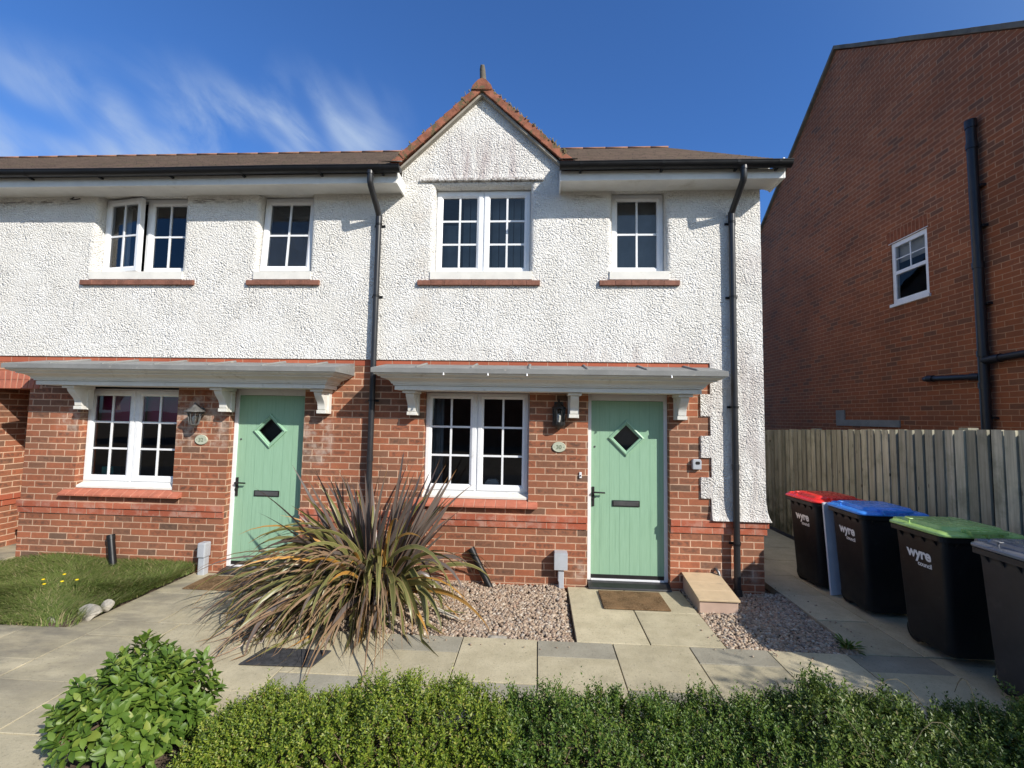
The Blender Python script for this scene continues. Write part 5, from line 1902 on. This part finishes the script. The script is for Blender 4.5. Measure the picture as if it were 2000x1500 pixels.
def hedge(name, x0, x1, yc, hw, hfun, n_shoot, m, seed, label, leafL=(0.017, 0.027), per=11, tall=0.14, spread=0.5):
    r = np.random.default_rng(seed)
    o = thing(name, ((x0 + x1) / 2, yc, 0.0), label, 'hedge', None)
    x = r.uniform(x0, x1, n_shoot)
    # cross-section angle: 0 = front (-y) low, pi = back low
    th = r.uniform(-0.15, math.pi + 0.15, n_shoot)
    depth = np.abs(r.normal(0, 0.17, n_shoot))
    hh, ww = hfun(x)
    lump = 1 + 0.13 * np.sin(x * 9.1 + seed) * np.sin(th * 3 + x * 4) + 0.0 * th
    rad = np.clip(lump - depth, 0.15, 1.3)
    cy, sy = np.cos(th), np.sin(th)
    px = x
    py = yc - hw * ww * rad * np.sign(cy) * np.abs(cy) ** 0.75
    pz = 0.02 + hh * rad * np.clip(sy, -0.1, 1) ** 1.0
    q3 = np.stack([px, py, pz], 1)
    g3 = sum(np.sin(q3 @ (unit(r.normal(size=3)) * kk) + r.uniform(0, 6.28)) for kk in (16, 21, 27, 33, 41, 52))
    py = yc + (py - yc) * (1 + 0.045 * g3)
    pz = 0.02 + (pz - 0.02) * (1 + 0.050 * g3)
    pz = np.maximum(pz, 0.0)
    out = np.stack([r.normal(0, 0.35, n_shoot), -cy, np.maximum(sy, 0) + 0.35], 1)
    D = unit(unit(out) + r.normal(0, spread, (n_shoot, 3)) + np.array([0, 0, 0.35]))
    Ls = r.uniform(0.05, 0.10, n_shoot)
    longs = r.random(n_shoot) < 0.022
    Ls = np.where(longs & (sy > 0.5), r.uniform(tall * 0.7, tall * 1.2, n_shoot), Ls)
    D = np.where((longs & (sy > 0.5))[:, None], unit(D * 0.35 + np.array([0, 0, 1.0])), D)
    base = np.stack([px, py, pz], 1)
    ref = unit(r.normal(size=(n_shoot, 3)))
    S = unit(np.cross(D, ref))
    T = np.cross(D, S)
    Ps, Ds, Ns, LL = [], [], [], []
    for j in range(per):
        s = (j + r.uniform(0, 0.6, n_shoot)) / per
        ang = j * 2.4 + r.uniform(-0.5, 0.5, n_shoot)
        rad_dir = S * np.cos(ang)[:, None] + T * np.sin(ang)[:, None]
        d = unit(rad_dir * 0.85 + D * (0.45 + 0.4 * s[:, None]) + r.normal(0, 0.12, (n_shoot, 3)))
        Ps.append(base + D * (Ls * s)[:, None])
        Ds.append(d)
        Ns.append(unit(D * 0.8 - rad_dir * 0.25 + np.array([0.25, -0.25, 0.35]) + r.normal(0, 0.18, (n_shoot, 3))))
        LL.append(r.uniform(leafL[0], leafL[1], n_shoot) * (1 - 0.35 * s))
    P, Dv, N, L = np.concatenate(Ps), np.concatenate(Ds), np.concatenate(Ns), np.concatenate(LL)
    V, F = leaves_small(P, Dv, N, L, L * 0.52)
    np_mesh('foliage', V, F, [m], o)
    # stems
    mb = MB()
    k = int((x1 - x0) * 110)
    for _ in range(k):
        a = r.uniform(x0, x1)
        h_, w_ = hfun(np.array([a]))
        yy = yc + r.uniform(-0.7, 0.7) * hw * w_[0]
        zt = h_[0] * r.uniform(0.5, 1.06)
        mb.tube([(a, yy, -0.03), (a + r.uniform(-.08, .08), yy + r.uniform(-.08, .08), zt * 0.5), (a + r.uniform(-.14, .14), yy + r.uniform(-.1, .1), zt)], [0.006, 0.004, 0.0018], 5, caps=False)
    mb.build('stems', M['twig'], o)
    return o


def taper_left(x, xa, w):
    return np.clip((x - xa) / w, 0.0, 1.0) ** 0.6


hedge('clipped_hedge', -1.72, -0.10, -2.76, 0.36,
      lambda x: (0.10 + 0.22 * taper_left(x, -1.72, 0.75) + 0.02 * np.sin(x * 7), 0.50 + 0.50 * taper_left(x, -1.72, 0.6) - 0.35 * np.clip((x + 0.30) / 0.2, 0, 1)), 5400, M['hedge_leaf_yellow'], 21,
      'low yellow green hedge next to the broad leaved shrub')
hedge('clipped_hedge', -0.16, 1.30, -2.75, 0.36,
      lambda x: (0.318 + 0.025 * np.sin(x * 6 + 1), 0.75 + 0.25 * np.clip((x + 0.16) / 0.25, 0, 1)), 4900, M['hedge_leaf'], 22,
      'low green small leaved hedge in front of the door path', tall=0.17)
HD = hedge('straggly_hedge', 1.22, 2.85, -2.74, 0.40,
           lambda x: (0.345 + 0.04 * np.sin(x * 5 + 0.5), 1.0 + 0 * x), 6200, M['hedge_leaf_dark'], 23,
           'straggly dark hedge with bramble stems running into the shade', leafL=(0.020, 0.031), tall=0.15, spread=0.7)
# bare bramble stems with a few broad leaves in the straggly hedge
r = np.random.default_rng(5)
M['bramble'] = simple('bramble_stem', (0.12, 0.10, 0.05), 0.7)
for k in range(4):
    mb = MB()
    x, y = r.uniform(1.2, 2.2), r.uniform(-3.0, -2.5)
    a = r.uniform(0, 6.28)
    pts = []
    for s in np.linspace(0, 1, 7):
        pts.append((x + math.cos(a) * 0.30 * s, y + math.sin(a) * 0.18 * s, 0.34 + 0.16 * math.sin(math.pi * min(1, s * 0.9)) + 0.02))
    mb.tube(pts, 0.0016, 5, caps=False)
    mb.build('bramble_stem', M['bramble'], HD)


def broad_leaves(P, D, N, L, W, cup=0.18, droop=0.25):
    """pointed oval leaves: 11 verts, 12 triangles"""
    k = len(P)
    S = unit(np.cross(D, N))
    N = unit(np.cross(S, D))
    L, W = L[:, None], W[:, None]
    V = []
    prof = [(0.0, 0.0), (0.22, 0.62), (0.50, 1.0), (0.78, 0.70), (1.0, 0.0)]
    cent = []
    for s, w in prof:
        c = P + D * L * s - N * L * droop * s * s + N * 0
        cent.append(c)
        V.append(c)
    for s, w in prof[1:4]:
        c = P + D * L * s - N * L * droop * s * s + N * W * cup * w
        V.append(c + S * W * 0.5 * w)
        V.append(c - S * W * 0.5 * w)
    V = np.stack(V, 1)
    # idx: centre 0..4 ; left 5,7,9 ; right 6,8,10
    f = [(0, 1, 5), (0, 6, 1), (1, 2, 7), (1, 7, 5), (1, 8, 2), (1, 6, 8), (2, 3, 9), (2, 9, 7), (2, 10, 3), (2, 8, 10), (3, 4, 9), (3, 10, 4)]
    i = (np.arange(k) * 11)[:, None, None]
    F = (i + np.array(f)[None]).reshape(-1, 3)
    return V.reshape(-1, 3), F


# broad leaved shrub
SH = thing('leafy_shrub', (-2.16, -2.62, 0.0), 'bushy shrub with large glossy oval leaves at the bottom left of the paving', 'shrub')
r = np.random.default_rng(31)
NS = 330
u = r.uniform(0, 2 * math.pi, NS)
v = np.arccos(r.uniform(-0.25, 1, NS))
dirs = np.stack([np.sin(v) * np.cos(u), np.sin(v) * np.sin(u), np.cos(v)], 1)
lump = 1 + 0.16 * np.sin(3 * u + 1) * np.sin(2 * v) + r.uniform(-0.32, 0.06, NS)
C = np.array([-2.21, -2.60, 0.13])
tip = C + dirs * np.array([0.34, 0.32, 0.31]) * lump[:, None]
tip[:, 2] = np.maximum(tip[:, 2], 0.03)
ax = unit(dirs * 0.8 + np.array([0, 0, 0.75]) + r.normal(0, 0.22, (NS, 3)))
Ps, Ds, Ns, Ls, Ws = [], [], [], [], []
for j in range(9):
    ref = unit(np.cross(ax, np.array([0.3, 0.2, 1.0])))
    t2 = np.cross(ax, ref)
    a = j * 2.4 + r.uniform(0, 6.28, NS) * (j == 0) + r.uniform(-.3, .3, NS)
    rad = ref * np.cos(a)[:, None] + t2 * np.sin(a)[:, None]
    s = j / 8
    d = unit(rad * (1.0 - 0.45 * s) + ax * (0.25 + 0.75 * s) + r.normal(0, .10, (NS, 3)))
    Ps.append(tip + ax * (0.055 * s - 0.02))
    Ds.append(d)
    Ns.append(unit(ax - rad * 0.25 + r.normal(0, .15, (NS, 3))))
    L = r.uniform(0.058, 0.095, NS) * (1 - 0.35 * s)
    Ls.append(L)
    Ws.append(L * r.uniform(0.40, 0.54, NS))
V, F = broad_leaves(np.concatenate(Ps), np.concatenate(Ds), np.concatenate(Ns), np.concatenate(Ls), np.concatenate(Ws))
V[:, 2] = np.maximum(V[:, 2], 0.004)
np_mesh('foliage', V, F, [M['shrub_leaf']], SH, smooth=True)
mb = MB()
for k in range(0, NS, 3):
    p = tip[k]
    m_ = C * 0.5 + p * 0.5 + np.array([0, 0, 0.03])
    mb.tube([(C[0] + r.uniform(-.05, .05), C[1] + r.uniform(-.05, .05), -0.02), tuple(m_), tuple(p)], [0.006, 0.004, 0.0025], 5, caps=False)
mb.build('stems', M['twig'], SH)

# ---------------------------------------------------------------- New Zealand flax
FL = thing('flax_plant', (-1.60, -0.62, 0.0), 'big bronze green flax with sword leaves flopping over the path between the doors', 'flax')


def flax_leaves(name, specs, m):
    Vs, Fs, UV = [], [], []
    off = 0
    NSEG = 14
    for (p0, az, el, L, W, droop, twist, kink) in specs:
        d = np.array([math.cos(az) * math.cos(el), math.sin(az) * math.cos(el), math.sin(el)])
        hor = np.array([math.cos(az), math.sin(az), 0.0])
        side = np.array([-math.sin(az), math.cos(az), 0.0])
        p = np.array(p0, float)
        e = el
        ds = L / NSEG
        for k in range(NSEG + 1):
            s = k / NSEG
            wv = W * (0.55 + 0.45 * min(1, s / 0.25)) * (1 - max(0, (s - 0.45) / 0.55) ** 1.7)
            wv = max(wv, 0.0012)
            tdir = hor * math.cos(e) + np.array([0, 0, 1.0]) * math.sin(e)
            nrm = np.cross(side, tdir)
            tw = twist + 0.35 * math.sin(twist * 9) * s
            sd = side * math.cos(tw) + nrm * math.sin(tw)
            nn = np.cross(sd, tdir)
            fold = 0.22 * wv * (1 - 0.6 * s)
            for q, (a, b) in enumerate(((-0.5, 1), (0.0, -1), (0.5, 1))):
                Vs.append(p + sd * wv * a - nn * fold * (b * 0.5))
                UV.append((a + 0.5, s))
            e -= droop * (s ** 1.2) * 1.6 / NSEG
            if kink and k == int(NSEG * kink):
                e -= 0.9
            e = max(e, -1.50)
            p = p + (hor * math.cos(e) + np.array([0, 0, 1.0]) * math.sin(e)) * ds
            if p[2] < 0.012:
                p[2] = 0.012 + 0.004 * (k % 2)
                e = max(e, -0.02)
        for k in range(NSEG):
            for q in range(2):
                i = off + k * 3 + q
                Fs.append((i, i + 1, i + 4, i + 3))
        off += (NSEG + 1) * 3
    return np_mesh(name, np.array(Vs), np.array(Fs), [m], FL, smooth=True, uv=np.array(UV))


r = np.random.default_rng(77)
BX, BY = -1.58, -0.60


def fspec(az, el, L, W, droop, kink=0.0, rb=0.13):
    a = r.uniform(0, 6.28)
    q = rb * math.sqrt(r.uniform(0, 1))
    return ((BX + q * math.cos(a) + 0.06 * math.cos(az), BY + q * math.sin(a) + 0.06 * math.sin(az), 0.0), az, el, L, W, droop, r.choice([-1, 1]) * r.uniform(0.15, 1.25), kink)


R_d = math.radians
up_, gr_, og_, dd_ = [], [], [], []
# upright fan in the middle
for k in range(84):
    side = r.uniform(-1, 1)
    az = R_d(0 if side > 0 else 180) + r.uniform(-1.1, 1.1)
    up_.append(fspec(az, R_d(r.uniform(52, 88)), r.uniform(0.85, 1.52), r.uniform(0.042, 0.066), r.uniform(0.0, 0.6)))
for k in range(26):
    az = r.uniform(0, 6.28)
    gr_.append(fspec(az, R_d(r.uniform(52, 80)), r.uniform(0.85, 1.35), r.uniform(0.036, 0.056), r.uniform(0.3, 1.1), 0.0))
# arching skirt, heavier to the left and front
for k in range(250):
    az = R_d(r.choice([200, 225, 250, 175, 215, 190, 275, 300, 330, 350, 15], p=[.12, .16, .18, .04, .13, .06, .13, .08, .05, .03, .02])) + r.uniform(-0.32, 0.32)
    (gr_ if r.random() < 0.72 else up_).append(fspec(az, R_d(r.uniform(28, 68)), r.uniform(0.92, 1.55), r.uniform(0.034, 0.052) * (1.35 if r.random() < 0.4 else 1.0), r.uniform(2.2, 3.7), r.uniform(0.3, 0.6) if r.random() < 0.36 else 0.0))
# long low leaves reaching left
for k in range(46):
    az = R_d(r.uniform(188, 238))
    (gr_ if r.random() < 0.6 else up_).append(fspec(az, R_d(r.uniform(20, 42)), r.uniform(1.2, 1.68), r.uniform(0.026, 0.044), r.uniform(1.9, 2.6)))
# right hand side arching low over the gravel
for k in range(24):
    az = R_d(r.uniform(-75, 20))
    (gr_ if r.random() < 0.7 else up_).append(fspec(az, R_d(r.uniform(25, 60)), r.uniform(0.65, 1.0), r.uniform(0.032, 0.052), r.uniform(1.6, 3.0), r.uniform(0.4, 0.6) if r.random() < 0.3 else 0.0))
for k in range(26):
    az = R_d(r.uniform(190, 345))
    og_.append(fspec(az, R_d(r.uniform(20, 70)), r.uniform(0.9, 1.55), r.uniform(0.026, 0.044), r.uniform(0.9, 2.3), 0.5 if r.random() < 0.25 else 0))
for k in range(150):
    az = R_d(r.uniform(205, 305))
    dd_.append(fspec(az, R_d(r.uniform(15, 55)), r.uniform(1.0, 1.65), r.uniform(0.012, 0.030), r.uniform(1.4, 2.8)))
for k in range(12):
    az = R_d(r.uniform(-60, 170))
    dd_.append(fspec(az, R_d(r.uniform(5, 40)), r.uniform(0.5, 0.9), r.uniform(0.010, 0.022), r.uniform(1.5, 3.0)))
flax_leaves('bronze_leaves', up_, M['flax_purple'])
flax_leaves('green_leaves', gr_, M['flax_green'])
flax_leaves('orange_leaves', og_, M['flax_orange'])
flax_leaves('dead_leaves', dd_, M['flax_dead'])
# one bleached leaf on the gravel
r = np.random.default_rng(6)
wl = MB()
pts = [(-0.92, -0.78, 0.030), (-0.84, -0.86, 0.026), (-0.74, -0.93, 0.020), (-0.63, -0.97, 0.014)]
rows = []
for k, p in enumerate(pts):
    w_ = [0.014, 0.020, 0.018, 0.004][k]
    rows.append([(p[0] - w_ * 0.6, p[1] - w_, p[2]), (p[0], p[1], p[2] + 0.006), (p[0] + w_ * 0.6, p[1] + w_, p[2])])
wl.grid(rows, 0, True, False)
tag(wl.build('fallen_leaf', simple('bleached_leaf', (0.62, 0.58, 0.48), 0.6), None, loc=(-0.78, -0.88, 0.0)), 'single bleached flax leaf lying on the gravel', 'leaf')

# a few stones kicked out of the beds on to the slabs
pebbles('loose_stones', [(1.40, 1.53, -1.22, -0.5), (-2.6, 0.3, -1.42, -1.27), (1.3, 2.6, -1.40, -1.27), (2.62, 2.80, -1.2, 0.2)], 80, lambda x, y: 0.006 + 0 * x, (0.005, 0.010), 8)

# ---------------------------------------------------------------- rough grass on the left
r = np.random.default_rng(41)
NG = 62000
gx = -3.87 - 3.4 * r.random(NG) ** 1.0
gy = -1.42 + 1.42 * r.random(NG)
keep = (gx < -3.88 - 0.02 * np.sin(gy * 19)) & ~((gx > -4.10) & (gy < -1.20) & (r.random(NG) < 0.8))
keep &= ~((gx < -6.1) & (gy > -0.75) & (r.random(NG) < 0.93))
gx, gy = gx[keep], gy[keep]
k = len(gx)
clump = 0.5 + 0.5 * np.sin(gx * 4.3 + 1.2 * np.sin(gy * 5)) * np.cos(gy * 6.1 + gx)
h = (0.04 + 0.10 * clump + 0.08 * np.clip((gy + 0.5) / 0.5, 0, 1)) * r.uniform(0.6, 1.25, k)
la = 2.2 + 1.2 * np.sin(gx * 2.1) + 1.4 * np.cos(gy * 3.3 + gx * 1.7) + r.normal(0, 0.8, k)
ln = r.uniform(0.5, 1.5, k) * h
w_ = r.uniform(0.0022, 0.0042, k)
bz = 0.005
p0 = np.stack([gx, gy, np.full(k, bz)], 1)
hd = np.stack([np.cos(la), np.sin(la), np.zeros(k)], 1)
sd = np.stack([-np.sin(la), np.cos(la), np.zeros(k)], 1)
rows = []
for s, ww in ((0, 1.0), (0.4, 0.85), (0.75, 0.55)):
    c = p0 + hd * (ln * s ** 1.8)[:, None] + np.array([0, 0, 1.0]) * (h * (s - 0.28 * s * s * 1.0))[:, None]
    rows += [c - sd * (w_ * ww)[:, None], c + sd * (w_ * ww)[:, None]]
tipv = p0 + hd * ln[:, None] + np.array([0, 0, 1.0]) * (h * 0.70)[:, None]
V = np.stack(rows + [tipv], 1).reshape(-1, 3)
V[:, 1] = np.minimum(V[:, 1], -0.004)
F = ((np.arange(k) * 7)[:, None, None] + np.array([(0, 1, 3), (0, 3, 2), (2, 3, 5), (2, 5, 4), (4, 5, 6)])[None]).reshape(-1, 3)
np_mesh('grass', V, F, [M['grass']])['kind'] = 'stuff'

for (x, y, z, lab) in ((-4.83, -0.80, 0.15, 'yellow dandelion nearest the left edge of the lawn'), (-4.75, -0.86, 0.13, 'low yellow dandelion in the middle of the lawn cluster'), (-4.60, -0.83, 0.15, 'yellow dandelion right of centre in the lawn cluster'), (-4.48, -0.80, 0.16, 'yellow dandelion nearest the rocks on the lawn'), (-4.72, -0.70, 0.17, 'tallest yellow dandelion, rearmost in the lawn cluster')):
    d_ = thing('dandelion', (x, y, 0.05), lab, 'flower', 'dandelions in the lawn')
    mb = MB()
    mb.lathe([(0.0, z + 0.008), (0.010, z + 0.007), (0.016, z + 0.002), (0.012, z - 0.003), (0.0, z - 0.006)], (x, y, 0), 10)
    mb.build('flower_head', M['petal'], d_)
    mb = MB()
    mb.tube([(x, y, 0.05), (x + 0.004, y, z - 0.004)], 0.002, 5)
    mb.build('stalk', M['grass'], d_)

# small weeds
r = np.random.default_rng(17)
for (x, y, s, lab) in ((-1.33, -1.13, 0.10, 'small green weed at the gravel edge under the flax'), (2.52, -1.18, 0.13, 'dark weed tuft at the corner of the shaded side path')):
    n = 46
    o = thing('weed', (x, y, -0.02), lab, 'weed')
    a = r.uniform(0, 6.28, n)
    e = r.uniform(0.3, 1.3, n)
    D = np.stack([np.cos(a) * np.cos(e), np.sin(a) * np.cos(e), np.sin(e)], 1)
    P = np.array([x, y, -0.01]) + D * (r.uniform(0.1, 0.6, n) * s)[:, None]
    V, F = broad_leaves(P, D, np.tile(np.array([[0, 0, 1.0]]), (n, 1)) + D * 0.1 + r.normal(0, .2, (n, 3)), np.full(n, s * 0.5), np.full(n, s * 0.16))
    np_mesh('leaves', V, F, [M['hedge_leaf']], o)

# ---------------------------------------------------------------- tree just outside the right of the frame (its shade falls on the path)
def tree(loc, h, rad, n, label, seed, z0=0.9):
    r = np.random.default_rng(seed)
    o = thing('tree', loc, label, 'tree')
    mb = MB()
    x, y, z = loc
    mb.tube([(x, y, -0.1), (x + 0.05, y, h * 0.35), (x - 0.03, y + 0.05, h * 0.7)], [0.07, 0.05, 0.02], 10)
    for k in range(14):
        a = r.uniform(0, 6.28)
        zz = r.uniform(0.25, 0.65) * h
        mb.tube([(x, y, zz), (x + math.cos(a) * rad * .45, y + math.sin(a) * rad * .45, zz + 0.2 * h), (x + math.cos(a) * rad * .85, y + math.sin(a) * rad * .85, zz + 0.28 * h)], [0.025, 0.014, 0.005], 6)
    mb.build('trunk', M['bark'], o)
    cl = r.normal(size=(60, 3))
    cl = unit(cl) * (r.random((60, 1)) ** 0.5)
    cc = np.array([x, y, z0 + (h - z0) / 2]) + cl * np.array([rad, rad, (h - z0) / 2])
    idx = r.integers(0, 60, n)
    P = cc[idx] + r.normal(0, 0.16, (n, 3))
    P[:, 2] = np.maximum(P[:, 2], 0.15)
    D = unit(r.normal(size=(n, 3)))
    N = unit(r.normal(size=(n, 3)) + np.array([0, 0, 1.0]))
    L = r.uniform(0.045, 0.08, n)
    V, F = leaves_small(P, D, N, L, L * 0.55)
    np_mesh('crown', V, F, [M['tree_leaf']], o)
    return o


tree((5.22, -3.95, 0.0), 2.5, 0.72, 15000, 'leafy young tree by the fence end, just outside the right of the photo', 3, 0.25)

tree((5.10, -4.75, 0.0), 2.8, 0.80, 20000, 'second leafy tree nearer the street, just outside the right of the photo', 9, 0.5)

tree((8.0, -5.3, 0.0), 4.0, 1.5, 16000, 'broad unseen tree added to cut sky light, in front of the tall brick house', 13, 0.4)  # unseen tree, added to dim the sky light over bins and side path

# houses and trees across the road (seen only as dark reflections in the panes)
r = np.random.default_rng(2)
for k, (x, lab) in enumerate(((-16, 'brick house across the road, at the far left of three'), (-1, 'brick house across the road, between two others'), (14, 'brick house across the road, at the far right of three'))):
    o = thing('brick_house', (x, -26, 0), lab, 'house', 'houses across the road')
    mb = MB()
    mb.box(x - 6, x + 6, -31, -25, -0.1, 5.0)
    mb.build('wall', M['brick_right'], o)
    mb = MB()
    mb.prism([(-31.3, 5.0), (-24.7, 5.0), (-28, 7.6)], x - 6.2, x + 6.2, 'x')
    mb.build('roof', M['roof'], o)

bpy.context.view_layer.update()
